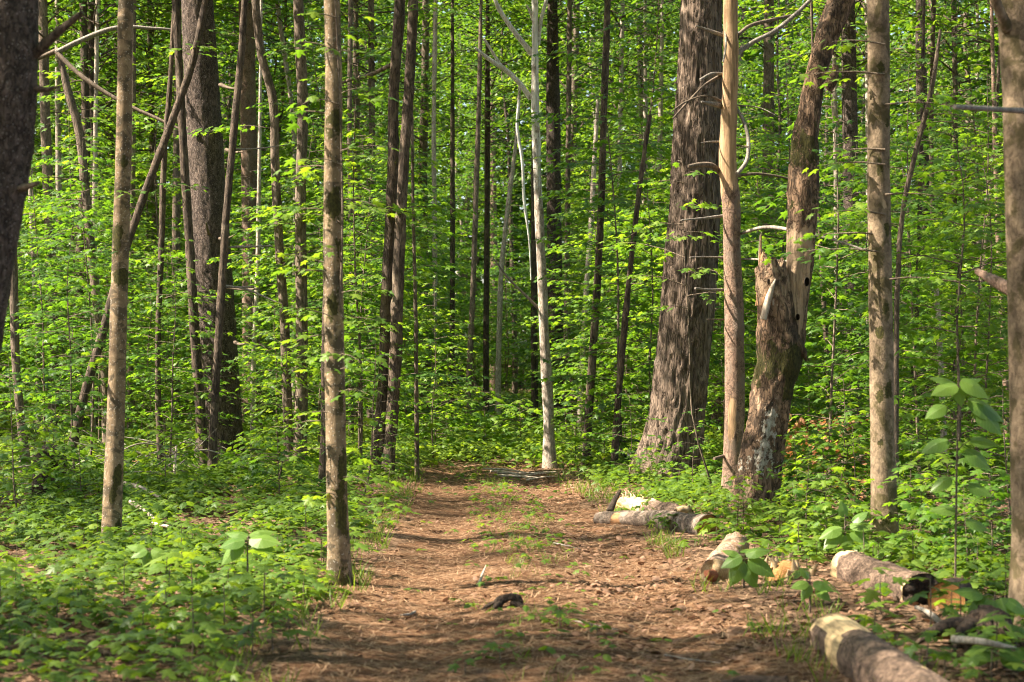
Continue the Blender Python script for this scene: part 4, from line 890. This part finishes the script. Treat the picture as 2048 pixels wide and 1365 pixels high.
for k in range(26):
    px, py = rs.uniform(10, 420), rs.uniform(950, 1000); x, y = gp(px, py); a = rs.uniform(-0.6, 0.6) + (3.14 if k % 2 else 0); L = rs.uniform(0.5, 1.3)
    stick('fallen_twig', 'thin bare dead twig in the brush pile at left', 'twig', [(x, y, 0.05, 0.009), (x + L*0.5*math.cos(a), y + L*0.5*math.sin(a), rs.uniform(0.15, 0.4), 0.007), (x + L*math.cos(a), y + L*math.sin(a), rs.uniform(0.05, 0.6), 0.003)], M['greytwig'], 5, 'dead twigs in the brush pile')
for k in range(8):
    px, py = rs.uniform(1010, 1085), rs.uniform(943, 962); x, y = gp(px, py); L = rs.uniform(0.3, 0.6)
    stick('fallen_twig', 'short pale twig lying at the far end of the path', 'twig', [(x - L/2, y, 0.03, 0.014), (x, y + 0.05, 0.04, 0.013), (x + L/2, y + rs.normal(0, .1), 0.02, 0.007)], M['palestick'], 5, 'pale twigs at the path end')
pst('broken_limb', 'short broken brown limb propped up left of the mossy right trunk', 'branch', [(1686, 985, 0.28, 0.04), (1712, 986, 0.34, 0.038), (1734, 987, 0.40, 0.03)], M['brown'])
pst('fallen_twig', 'forked pale twig standing in the middle of the path', 'twig', [(956, 1168, 0.0, 0.01), (964, 1164, 0.05, 0.009), (972, 1160, 0.10, 0.004)], M['palestick'])
for k, (a, b, c, d) in enumerate(((1150, 1245, 1235, 1258), (1330, 1300, 1440, 1312), (830, 1215, 800, 1222), (1100, 1085, 1160, 1092))):
    pst('fallen_twig', 'thin twig lying flat on the path', 'twig', [(a, b, 0.01, 0.006), ((a+c)/2, (b+d)/2 + 3, 0.015, 0.006), (c, d, 0.01, 0.003)], M['greytwig'], 'thin twigs on the path')

# dark tubular frame behind the oak
x0, y0 = at(1262, 25.2), 25.2
tK = thing('metal_frame', 'dark green bent tube frame with grey cloth half hidden behind the massive leaning trunk', 'metal frame', (x0, y0, hz(x0, y0)))
def fk(px, py, w=5, dy=0): return (at(px, y0) - x0, dy, up(py, y0) - tK.location.z, w/2/F*y0)
mb = MB(); tube(mb, [fk(1247, 908), fk(1243, 900), fk(1238, 890), fk(1237, 887), fk(1241, 885), fk(1260, 883), fk(1276, 882), fk(1281, 885), fk(1286, 896), fk(1296, 925)], 8, 0.02); mb.build('tube_frame', M['tube'], tK)
mb = MB(); tube(mb, [fk(1247, 908, 5), fk(1262, 930, 5), fk(1270, 965, 5, -0.1)], 8, 0.05); mb.build('leg', M['tube'], tK)
mb = MB(); tube(mb, [fk(1296, 925, 5), fk(1300, 965, 5, 0.2)], 8, 0.05); mb.build('leg', M['tube'], tK)
mb = MB(); g = np.array([[fk(1254 + 40*u + 3*v, 908 - 12*math.sin(2.2*u) + 20*v, 1, -0.05 - 0.25*v)[:3] for u in np.linspace(0, 1, 7)] for v in np.linspace(0, 1, 5)])
q = [(i*7+j, i*7+j+1, i*7+j+8, i*7+j+7) for i in range(4) for j in range(6)]; back = g.reshape(-1, 3) + [0, 0.012, 0]
mb.add(g.reshape(-1, 3), quad=q); mb.add(back, quad=[a[::-1] for a in q]); mb.build('cloth_seat', M['fabric'], tK)

# ------------------------------------------------------------------ forest trees beyond and around (copies of a few kinds)
proto = []
rngT = np.random.default_rng(31)
for k, (mt, r0, H) in enumerate((('dark', 0.10, 16), ('brown', 0.13, 18), ('brown', 0.085, 14), ('conifer', 0.17, 20), ('pale', 0.08, 14), ('dark', 0.07, 13))):
    n = 8; zz = np.linspace(-0.15, H, n); off = np.cumsum(rngT.normal(0, 0.10, (n, 2)), axis=0); off -= off[0]
    mb = MB(); tube(mb, np.column_stack([off, zz, r0 * (1.1 - np.linspace(0, 1, n)*0.95)]), 10, 0.35, scaly(0.01), seed=k, shape=lambda s, th, L: 1 + 0.3*np.exp(-s/0.25))
    lv = None; proto.append((mb.mesh('trunk', [M[mt]]), off, zz, H))
def forest_tree(x, y, k, c, label, group, zc, sc=1.0, crown_s=1.0):
    me, off, zz, H = proto[k]
    t = thing('forest_tree', label, 'tree', (x, y, hz(x, y)), group, R.random()*6.28); t.scale = (sc,)*3
    link('trunk', me, t)
    o = link('crown', CROWN[c][0], t, (np.interp(zc, zz, off[:, 0]), np.interp(zc, zz, off[:, 1]), zc))
    o.scale = (crown_s, crown_s, (H + 1 - zc)/CROWN[c][1]); o.rotation_euler = (0, 0, R.random()*6.28)
    LAST[0] = t
    return t
LAST = [None]
SHADE_TREES = [(-7.5, 36.0), (-10.5, 39.5), (-5.0, 43.5), (-9.0, 45.5), (-12.0, 43.0), (-6.6, 49.0), (-11.0, 50.0), (-8.2, 41.6), (-13.5, 47.0), (-7.8, 53.0)]  # extra trees added to keep direct sun off the hollow beyond the path
pts = list(TREES); rngF = np.random.default_rng(77)
LBF = ['dark trunk with green crown deep in the wood', 'grey brown trunk with green crown deep in the wood', 'slender brown trunk with green crown deep in the wood',
       'thick reddish conifer trunk deep in the wood', 'slender pale trunk with green crown deep in the wood', 'thin dark stem with green crown deep in the wood']
nf = 0
for x, y in SHADE_TREES: pts.append((x, y))
for tr in range(6000):
    y = rngF.uniform(-22, 82); x = rngF.uniform(-36, 34)
    ahead = abs(x) < 0.262*y + 0.9
    if ahead and y < 33: continue
    if y < 33 and abs(x) < 2.6: continue
    if not ahead and (x > 0.262*y + 8 or (x < 0 and x < -0.262*y - 20) or (y > 60 and x < -0.262*y - 12)): continue
    dmin = 2.9 if y < 32 else 3.3 if y < 48 else 5.2
    if shades(x, y, 7, 15, 1.9 if y < 19 or y > 31 else 3.1): continue
    if min((x-a)**2 + (y-b)**2 for a, b in pts) < dmin**2: continue
    pts.append((x, y)); k = int(rngF.integers(6)); c = int(rngF.integers(5))
    lb = LBF[k] if ahead else 'tall unseen forest tree shading the wood path'  # the wood continued out of view, put in for its shade
    forest_tree(x, y, k, c, lb, 'trees deep in the wood' if ahead else 'trees around the path', rngF.uniform(5.0, 7.5), rngF.uniform(0.9, 1.2)); nf += 1
    if ahead: auto(SC.objects[-1] if False else LAST[0], ('rough dark trunk', 'grey brown trunk', 'slim brown trunk', 'thick reddish trunk', 'slim pale trunk', 'thin dark trunk')[k], 1024 + x/y*F, y, 6)

for i, (x, y) in enumerate(SHADE_TREES):
    forest_tree(x, y, (0, 1, 5)[i % 3], (1, 3, 1)[i % 3], '', 'trees deep in the wood', 5.5, 1.0, 1.0); auto(LAST[0], ('rough dark trunk', 'grey brown trunk', 'thin dark trunk')[i % 3], 1024 + x/y*F, y, 6)
for x, y in ((-6.6, 9.4),):                              # unseen tree added off to the left to shade the near path
    forest_tree(x, y, 1, 1, 'tall unseen forest tree shading the wood path', 'trees around the path', 5.5, 1.0, 1.0)
# understory beyond the path
ptsS = []; ns = 0
def seen_px(x, y): return 1024 + x / y * F
for tr in range(9000):
    if ns >= 420: break
    y = 24 + 54 * rngF.random()**1.25; x = rngF.uniform(-1, 1) * (0.275*y + 1.5)
    px = seen_px(x, y)
    if y < 27.5 and -1.6 < x < 1.0: continue
    if y < 36 and 850 < px < 1110: continue
    if y < 58 and 835 < px < 1125: continue
    if y < 70 and 860 < px < 1110 and rngF.random() < 0.6: continue
    if 1560 < px and rngF.random() < 0.3: continue
    dm = 1.1 if y < 40 else 1.45
    if ptsS and min((x-a)**2 + (y-b)**2 for a, b in ptsS) < dm**2: continue
    if min((x-a)**2 + (y-b)**2 for a, b in TREES) < 0.5**2: continue
    ptsS.append((x, y)); ns += 1
    k = int(rngF.choice([0, 1, 2, 3, 4, 5, 6, 7], p=[.14, .16, .14, .14, .1, .16, .1, .06]))
    if y < 31 and SAP[k][2] > 5.6: k = int(rngF.choice([0, 1, 4, 7]))
    sc_ = rngF.uniform(0.85, 1.2); o = sapling('young_maple' if k in (0, 1, 3, 5, 7) else 'young_beech', k, x, y, 'leafy young tree with layered sprays in the green understory' if k in (0, 1, 3, 5, 7) else 'leafy young beech with oval leaves in the green understory', group='young maples beyond the path' if k in (0, 1, 3, 5, 7) else 'young beeches beyond the path', sc=sc_)
    auto(o, 'young maple' if k in (0, 1, 3, 5, 7) else 'young beech', px, y, SAP[k][2]*sc_)

# single young trees near enough to be told apart
for px, Yd, k, sc, lb in (
    (1660, 20.2, 0, 1.3, 'young maple spreading leaf sprays behind the broken snag'),
    (1585, 17.4, 7, 0.62, 'small maple sapling against the right foot of the broken snag'),
    (1680, 19.0, 7, 1.0, 'bushy low sapling between the broken snag and the mossy right trunk'),
    (1900, 17.5, 0, 1.2, 'young maple filling the gap between the two right trunks'),
    (1960, 20.5, 1, 1.0, 'taller young maple beside the far right trunk'),
    (1840, 22.0, 5, 0.9, 'wide young maple behind the thin bent stem at right'),
    (1720, 24.5, 1, 0.9, 'young maple in front of the straight dark brown trunk'),
    (2010, 15.5, 7, 1.1, 'low leafy sapling at the foot of the far right trunk'),
    (1255, 21.8, 7, 0.8, 'small leafy sapling at the left foot of the massive leaning trunk'),
    (1390, 20.6, 7, 0.7, 'small leafy sapling at the right foot of the massive leaning trunk'),
    (415, 22.6, 7, 0.45, 'small leafy sapling hiding the foot of the big pine'),
    (110, 20.5, 7, 0.9, 'leafy sapling around the rounded dark stump'),
    (40, 17.5, 4, 0.7, 'leafy sapling at the left edge before the brush pile'),
    (775, 22.4, 7, 0.6, 'small leafy sapling at the foot of the twin trunks'),
    (90, 26.0, 1, 0.9, 'bright young maple left of the tan trunk'),
    (290, 26.5, 0, 0.9, 'bright young maple right of the tan trunk'),
    (560, 26.0, 0, 0.8, 'bright young maple behind the wavy narrow trunk'),
    (880, 29.5, 4, 0.8, 'small bright young beech near the end of the path'),
    (150, 21.8, 0, 0.95, 'sunny young maple in front of the double trunk, left of the tan trunk'),
    (338, 22.6, 0, 0.85, 'sunny young maple before the thin crooked dark stem'),
    (548, 20.8, 4, 0.9, 'small young beech before the wavy narrow trunk'),
    (722, 19.8, 4, 0.8, 'small young beech between tan middle trunk and twin trunks'),
    (868, 27.2, 0, 0.8, 'sunny young maple right of the twin trunks near the path end'),
    (1620, 15.6, 7, 0.62, 'dense low sapling behind the splintered yellow stump'),
    (1830, 15.8, 7, 0.7, 'dense low sapling behind and right of the mossy right trunk'),
    (1930, 13.2, 7, 0.52, 'dense low sapling behind the orange log slice'),
    (1700, 16.2, 7, 0.75, 'dense low sapling left of the mossy right trunk'),
    (1990, 18.0, 1, 0.8, 'young maple between pale reddish stem and far right trunk'),
    (1650, 18.3, 8, 0.95, 'bushy low maple right of the broken snag foot'),
    (1700, 18.4, 8, 1.0, 'bushy low maple behind and left of the mossy right trunk'),
    (1475, 15.9, 8, 0.6, 'bushy low maple just right of the mottled log end'),
    (1660, 14.6, 8, 0.75, 'bushy low maple left of the mossy right trunk foot'),
    (1830, 14.2, 8, 0.8, 'bushy low maple right of the mossy right trunk foot'),
    (1900, 15.6, 8, 1.05, 'bushy low maple behind the tall broad leaved plant'),
    (1985, 13.6, 8, 0.85, 'bushy low maple left of the far right trunk foot'),
    (1780, 20.5, 8, 1.2, 'bushy maple well behind the mossy right trunk'),
    (1860, 22.5, 8, 1.3, 'bushy maple beside the thin dark stem at right'),
    (1300, 21.6, 8, 0.5, 'bushy low maple covering the massive leaning trunk foot'),
    (60, 19.0, 8, 1.0, 'bushy low maple before the rounded dark stump'),
    (165, 18.6, 8, 0.9, 'bushy low maple left of the tan trunk'),
    (330, 20.0, 8, 0.9, 'bushy low maple behind the fallen pale branches'),
    (500, 21.5, 8, 0.65, 'bushy low maple before the big pine'),
    (560, 19.5, 8, 0.85, 'bushy low maple left of the tan middle trunk'),
    (870, 28.2, 8, 1.2, 'bushy maple at the left of the path end'),
    (960, 29.0, 8, 1.2, 'bushy maple at the middle of the path end'),
    (1045, 28.6, 8, 1.0, 'bushy maple left of the white dead tree foot'),
    (1150, 26.2, 8, 1.1, 'bushy maple right of the white dead tree foot'),
    (1205, 24.2, 8, 0.9, 'bushy low maple between dark slender trunk and crooked stem'),
    (1150, 28.0, 4, 0.7, 'small bright young beech right of the white dead tree')):
    sapling('young_maple' if k != 4 and k != 2 and k != 6 else 'young_beech', k, at(px, Yd), Yd, lb, sc=sc)
rn = np.random.default_rng(92)
sm, fb = sapling_mesh(rn, 3.5, 1.9, 0.95, 13, 0.085, 0.07, MAPLE, None, 0.012, st=0.12)
t = thing('young_maple', 'slim young maple with flat sprays between massive leaning trunk and dead tan conifer', 'sapling', (at(1434, 20.4), 20.4, hz(at(1434, 20.4), 20.4)))
sm.build('stem', M['brown'], t); fb.build('foliage', [M['leaf'], M['brown']], t, smooth=False)
# thin sprays in front of the tan middle trunk
rn = np.random.default_rng(91)
sm, fb = sapling_mesh(rn, 4.6, 0.5, 0.50, 34, 0.08, 0.065, MAPLE, None, 0.012, st=0.16)
t = thing('young_maple', 'thin young maple with sparse leaf sprays hugging the tan middle trunk', 'sapling', (at(702, 12.8), 12.8, hz(at(702, 12.8), 12.8)))
sm.build('stem', M['brown'], t); fb.build('foliage', [M['leaf'], M['brown']], t, smooth=False)

# ------------------------------------------------------------------ ground cover
def seedling(rng, lv, x, y, z, h, leaf, nodes):
    az = rng.random()*6.28
    for q in range(nodes):
        zz = z + h * (1 - 0.32*q/max(1, nodes)*2); az += 1.57 + rng.normal(0, .2)
        for sgn in (0, math.pi):
            a = az + sgn + rng.normal(0, .2); rr = leaf * (0.25 + 0.35*q); pit = rng.uniform(-0.4, 0.1)
            lv.p.append((x + math.cos(a)*rr, y + math.sin(a)*rr, zz)); lv.d.append((math.cos(a)*math.cos(pit), math.sin(a)*math.cos(pit), math.sin(pit)))
            lv.n.append((rng.normal(0, .25), rng.normal(0, .25), 1)); lv.s.append(leaf * rng.uniform(0.75, 1.2))
def density(x, y):
    l, r = path_edges(y); d = np.where(x < l, l - x, np.where(x > r, x - r, 0)); inp = (d == 0) & (y < 25.6); d = np.where(y > 25.6, np.maximum(d, (y - 25.6)*0.6), d)
    cen = np.abs((x - (l + r)/2) / ((r - l)/2))
    base = np.clip(d / 0.55, 0, 1) * np.where(x < 0, 1.0, 0.85)
    pat = np.clip(fbm(x*0.8 + 4, y*0.8, 2, 3) * 3.6 - 1.2, 0.05, 1)
    base = np.where(y < 11.5, base * np.clip((y - 6)/7, 0.30, 1), base)
    log_area = (x > 1.0) & (x < 2.6) & (y < 17) & (y > 8.5)
    base = np.where(log_area, base * 0.55, base)
    far = np.where(y > 24, 1, 0)
    for ex, ey, er in ((1.58, 15.9, 0.28), (1.2, 15.9, 0.35), (1.45, 12.6, 0.35), (1.62, 12.9, 0.3), (2.2, 12.0, 0.3), (2.5, 11.2, 0.25), (1.6, 9.9, 0.35), (1.95, 9.0, 0.4), (1.75, 9.5, 0.35), (-2.6, 19.4, 0.5)):
        base = np.where((x-ex)**2 + (y-ey)**2 < er**2, 0.02, base)
    pin = np.where((cen < 0.38) & (y > 9), 0.16, 0.022) * np.where(y > 15, 2.2, 1)
    return np.where(inp, pin, base * np.maximum(pat, far*0.6))
rg = np.random.default_rng(55)
for name, y0, y1, per, tm, lf, hh, nd in (('ground_cover', 6.5, 14, 100, MAPLE, (0.05, 0.10), (0.04, 0.17), (1, 4)), ('ground_cover', 14, 24, 64, MAPLE_S, (0.06, 0.115), (0.05, 0.22), (2, 5)), ('ground_cover', 24, 42, 40, OVAL_S, (0.085, 0.13), (0.08, 0.32), (3, 6)), ('ground_cover', 42, 70, 7, OVAL_S, (0.12, 0.17), (0.1, 0.5), (3, 6))):
    wmax = 0.27*y1 + 1.5; N = int(2*wmax*(y1-y0)*per)
    x = rg.uniform(-wmax, wmax, N); y = rg.uniform(y0, y1, N); ok = (np.abs(x) < 0.27*y + 1.2) & (rg.random(N) < density(x, y)); x, y = x[ok], y[ok]; z = height(x, y)
    inp = (x > path_edges(y)[0]) & (x < path_edges(y)[1]) & (y < 26)
    lv = Leaves(); lo = Leaves(); sp_ = fbm(x*1.1 + 30, y*1.1, 6, 2) + rg.normal(0, 0.06, len(x))
    for i in range(len(x)):
        h = rg.uniform(*hh) * (0.3 if inp[i] else 1); seedling(rg, lo if sp_[i] > 0.58 else lv, x[i], y[i], z[i], h, rg.uniform(*lf) * (0.7 if inp[i] else 1), 1 if inp[i] else int(rg.integers(*nd)))
    mb = MB(); lv.emit(mb, tm); lo.emit(mb, BROAD if y0 < 14 else OVAL_S); o = mb.build(name, M['seed'], smooth=False); tag(o, 'low carpet of maple seedlings over the forest floor', 'ground cover', kind='stuff')

# grass tufts along the edges and the middle of the path
bx, by, bd, bl = [], [], [], []
for k in range(420):
    y = rg.uniform(8.5, 26.5); l, r = path_edges(y); m_ = k % 3
    x = (l + r)/2 + rg.normal(0, 0.16) if m_ == 0 else (l - rg.uniform(-0.05, 0.35)) if m_ == 1 else (r + rg.uniform(-0.1, 0.5))
    if m_ == 0 and y < 14 and rg.random() < 0.7: continue
    n = int(rg.integers(5, 16)); a = rg.random(n)*6.28
    bx += list(x + rg.normal(0, .03, n)); by += list(y + rg.normal(0, .03, n)); bd += [(math.cos(q)*0.55, math.sin(q)*0.55, 1.0) for q in a]; bl += list(rg.uniform(0.06, 0.17, n) * (0.6 if m_ == 0 else 1))
bx, by = np.array(bx), np.array(by); mb = MB()
put_leaves(mb, (np.array([(-0.022, 0, 0), (0.022, 0, 0), (0.016, 0.6, -0.03), (-0.016, 0.6, -0.03), (0, 1, -0.16)]), np.array([(0, 1, 2), (0, 2, 3), (3, 2, 4)])), np.stack([bx, by, height(bx, by) - 0.005], -1), np.array(bd), np.stack([rg.normal(0, 1, len(bx)), rg.normal(0, 1, len(bx)), np.full(len(bx), 0.3)], -1), np.array(bl))
tag(mb.build('grass', M['seed'], smooth=False), 'thin grass along the edges and middle of the path', 'grass', kind='stuff')
# dry leaves on path and floor
N = 75000; y = 6.5 + 24*rg.random(N)**1.4; x = rg.uniform(-1, 1, N) * (0.27*y + 1); l, r = path_edges(y)
keep = rg.random(N) < np.where((x > l) & (x < r), np.where(x > l + 0.62*(r-l), 0.75, 0.22), 0.6) * np.clip(fbm(x*1.3, y*1.3, 5, 2)*2.2 - 0.5, 0.08, 1)
x, y = x[keep], y[keep]; a = rg.random(len(x))*6.28; pit = rg.normal(0, .3, len(x))
mb = MB(); put_leaves(mb, OVAL_S, np.stack([x, y, height(x, y) + 0.012], -1), np.stack([np.cos(a)*np.cos(pit), np.sin(a)*np.cos(pit), np.sin(pit)], -1), np.stack([rg.normal(0, .4, len(x)), rg.normal(0, .4, len(x)), np.ones(len(x))], -1), rg.uniform(0.02, 0.06, len(x))*np.where(x > l[keep] + 0.6*(r-l)[keep], 1.25, 1))
tag(mb.build('leaf_litter', M['dry'], smooth=False), 'dry brown fallen leaves scattered over path and floor', 'leaf litter', kind='stuff')
N = 42000; y = 7.5 + 19*rg.random(N)**1.3; l, r = path_edges(y); x = l - 0.3 + (r - l + 0.5)*rg.random(N); a = rg.random(N)*6.28
dv = np.stack([np.cos(a), np.sin(a), rg.normal(0, .12, N)], -1); mb = MB()
put_leaves(mb, (np.array([(-0.028, 0, 0), (0.028, 0, 0), (0.02, 1, 0), (-0.02, 1, 0)]), np.array([(0, 1, 2), (0, 2, 3)])), np.stack([x, y, height(x, y) + 0.006], -1), dv, np.tile([0., 0, 1], (N, 1)), rg.uniform(0.05, 0.11, N))
tag(mb.build('pine_needles', M['needle'], smooth=False), 'brown pine needles strewn over the dirt path', 'pine needles', kind='stuff')
# rust brown dead foliage low behind the snag
x = at(rg.uniform(1560, 1760, 500), 20.5) ; y = rg.uniform(19.5, 22.5, 500); z = height(x, y) + rg.random(500)**1.5*0.8
mb = MB(); a = rg.random(500)*6.28; put_leaves(mb, OVAL_S, np.stack([x, y, z], -1), np.stack([np.cos(a), np.sin(a), rg.uniform(-1, 0, 500)], -1), rg.normal(0, 1, (500, 3)), rg.uniform(0.05, 0.09, 500))
tag(mb.build('dead_foliage', M['rust'], smooth=False), 'rust brown dead foliage low behind the broken snag', 'dead foliage', kind='stuff')

# nearest seedlings as plants of their own
rs = np.random.default_rng(66); protoS = []
for k in range(6):
    lv = Leaves(); h = 0.10 + 0.03*k; nd = 2 + k % 3; seedling(rs, lv, 0, 0, 0, h, 0.085 + 0.008*(k % 3), nd)
    mb = MB(); lv.emit(mb, MAPLE); ms = MB(); tube(ms, [(0, 0, -0.03, 0.004), (0.005, 0.004, h*0.5, 0.003), (0, 0, h, 0.002)], 5, 0.08)
    protoS.append((ms.mesh('stem', [M['twig']]), mb.mesh('leaves', [M['seed']], False)))
k = 0; src = None
def place_seedling(x, y, j, lb, grp, sc):
    t = thing('maple_seedling', lb, 'seedling', (x, y, hz(x, y)), grp, rs.random()*6.28); t.scale = (sc,)*3
    link('stem', protoS[j][0], t); link('leaves', protoS[j][1], t)
while k < 150:
    y = rs.uniform(8.8, 16); x = rs.uniform(-1, 1)*(0.26*y)
    l, r = path_edges(y)
    if l - 0.1 < x < r + 0.35 or rs.random() > 0.9: continue
    place_seedling(x, y, int(rs.integers(6)), 'green maple seedling standing above the ground cover beside the path', 'maple seedlings beside the path', rs.uniform(0.8, 1.35)); k += 1
for px, py, j, lb in ((1000, 1322, 1, 'bright seedling clump at the bottom centre of the path'), (930, 1340, 0, 'small bright seedling left of the bottom path clump'), (1120, 1255, 2, 'flat bright seedling right of the path stump'), (1035, 1105, 0, 'lone seedling on the middle strip of the path, before the logs'), (1195, 1270, 0, 'small seedling on the right wheel track')):
    x, y = gp(px, py); place_seedling(x, y, j, lb, None, 0.75)

# broad leaved plants: every leaf a part
LEAFM = []
for k in range(3):
    mb = MB(); tv, tt = tmpl([(0, 0), (0.16, 0.02), (0.29, 0.16), (0.34, 0.36), (0.30, 0.56), (0.19, 0.77), (0.07, 0.92), (0, 1.03)], (0, 0.42), 0.16 + 0.1*k, 0.14 + 0.12*k); mb.add(tv, tri=tt); LEAFM.append(mb.mesh('leaf', [M['broad']], False))
def broad_plant(label, px, Yd, py_top, spec, lean=0.0, name='broadleaf_sapling'):
    """spec: leaves as (column, row of the leaf foot, direction degrees in the picture, length in photo pixels, towards viewer)"""
    x, y = at(px, Yd), Yd; z = hz(x, y); t = thing(name, label, 'plant', (x, y, z))
    zt = up(py_top, Yd) - z
    mb = MB(); tube(mb, [(0, 0, -0.03, 0.007), (lean*0.4, 0, zt*0.5, 0.006), (lean, 0, zt, 0.003)], 6, 0.1); mb.build('stem', M['twig'], t)
    for i, (lx, ly, ang, ln, dep) in enumerate(spec):
        p = Vector((at(lx, Yd) - x, -0.02*dep, up(ly, Yd) - z)); L = 0.85*ln/F*Yd
        d = Vector((math.cos(rad(ang)), -0.35*dep, math.sin(rad(ang)))).normalized()
        nz = Vector((-0.3*d.x, -0.55, 0.85)); xx = d.cross(nz).normalized(); zz = xx.cross(d)
        o = link('leaf', LEAFM[i % 3], t); o.matrix_local = Matrix.Translation(p) @ Matrix((xx, d, zz)).transposed().to_4x4() @ Matrix.Scale(L, 4)
        s0 = zt * max(0.1, min(1, (p.z/zt)*0.93)); m2 = MB(); tube(m2, [(lean*s0/zt, 0, s0, 0.003), tuple(p*0.5 + Vector((lean*s0/zt, 0, s0+0.02))*0.5) + (0.0025,), tuple(p) + (0.002,)], 5, 0.08); m2.build('leaf_stalk', M['twig'], t)
    return t
broad_plant('tall broad leaved plant with big pale green leaves before the far right trunk', 1910, 11.6, 755,
    [(1912, 770, 195, 70, 1), (1920, 760, -25, 75, 1), (1905, 765, 150, 52, -0.5), (1925, 768, 20, 50, -0.5), (1915, 775, -80, 45, 1), (1935, 800, -15, 95, 0.5), (1890, 812, 205, 60, 1), (1950, 815, -40, 85, 1), (1895, 880, 190, 68, 1), (1940, 880, -5, 65, 0.5), (1930, 900, -30, 70, 1), (1900, 955, 200, 55, 1), (1935, 970, -20, 60, 1), (1910, 1020, 170, 60, 0.5), (1930, 1040, -10, 55, 1)], 0.02)
broad_plant('broad leaved plant with dark hanging leaves beside the far right trunk', 1990, 10.3, 1185,
    [(1985, 1200, -100, 85, 1), (2000, 1195, -75, 80, 1), (1972, 1198, -120, 90, 0.5), (2012, 1200, -30, 60, 0.5), (1965, 1190, 160, 70, 0.5)])
broad_plant('broad leaved plant in the bottom right corner', 1985, 9.3, 1300,
    [(1985, 1308, 170, 75, 1), (1995, 1305, 10, 80, 1), (1975, 1302, 200, 60, 1), (2000, 1312, -20, 70, 1)])
broad_plant('plant with wide dark leaves growing before the peeled pale log', 1488, 12.6, 1110,
    [(1482, 1112, 205, 55, 0.5), (1490, 1108, 20, 60, 0.5), (1485, 1122, 235, 62, 1), (1498, 1118, -30, 72, 1), (1492, 1128, -65, 60, 1), (1478, 1110, 150, 40, -0.5)])
broad_plant('plant with large bluish leaves among seedlings left of the path', 495, 12.2, 1075,
    [(490, 1080, 190, 60, 1), (500, 1078, 5, 75, 1), (485, 1085, 215, 65, 1), (505, 1082, -15, 60, 1), (495, 1074, 160, 55, -0.5), (498, 1072, 25, 60, -0.5)])
broad_plant('plant with heart shaped leaves before the tan trunk', 300, 12.8, 1095,
    [(295, 1100, 200, 40, 1), (305, 1098, -20, 45, 1), (300, 1105, 250, 42, 1), (310, 1102, -55, 40, 1), (290, 1098, 160, 45, 0)])
broad_plant('bright plant with pale lit leaves left of the mossy right trunk', 1690, 13.6, 1030,
    [(1690, 1035, 100, 40, 0), (1698, 1050, 10, 55, 1), (1682, 1055, 190, 55, 1), (1700, 1062, -30, 50, 1), (1680, 1065, 215, 55, 1), (1692, 1070, -80, 45, 1), (1705, 1045, 40, 45, 0)])
broad_plant('low dark plant right of the bottom log, before the dark scaly log', 1620, 11.3, 1150,
    [(1615, 1165, 190, 45, 1), (1625, 1165, -10, 50, 1), (1620, 1170, 230, 40, 1), (1632, 1175, -40, 45, 1), (1618, 1158, 120, 35, 0)])

# ------------------------------------------------------------------ far-off wood closing the view
mb = MB(); rw = np.random.default_rng(99); N = 170000
ang = rw.uniform(-0.42, 0.42, N); dd_ = rw.uniform(84, 125, N); cx_ = np.sin(ang)*dd_; cy_ = np.cos(ang)*dd_
cl = fbm(cx_*0.22, cy_*0.22, 1, 3); zz = rw.uniform(0.2, 26, N) ; ok = fbm(cx_*0.3, zz*0.35, cy_*0.3, 3) > 0.36
cx_, cy_, zz = cx_[ok], cy_[ok], zz[ok]; n = len(zz); a = rw.random(n)*6.28
put_leaves(mb, DIAM, np.stack([cx_, cy_, zz], -1), np.stack([np.cos(a), np.sin(a), rw.uniform(-.5, .1, n)], -1), np.stack([rw.normal(0, .4, n), rw.normal(0, .4, n), np.ones(n)], -1), rw.uniform(0.4, 0.9, n))
for q in range(110):
    a = rw.uniform(-0.40, 0.40); d = rw.uniform(84, 120); tube(mb, [(math.sin(a)*d, math.cos(a)*d, -0.5, 0.16), (math.sin(a)*d + rw.normal(0, .4), math.cos(a)*d, 20, 0.07)], 7, 6, mat=1)
tag(mb.build('distant_woods', [M['canopy'], M['brown']], smooth=False), 'far-off mass of green woodland closing the view', 'woods', kind='stuff')
settle()
print('trees', nf, 'saplings', ns, 'tris', sum(len(m.polygons) for m in bpy.data.meshes))
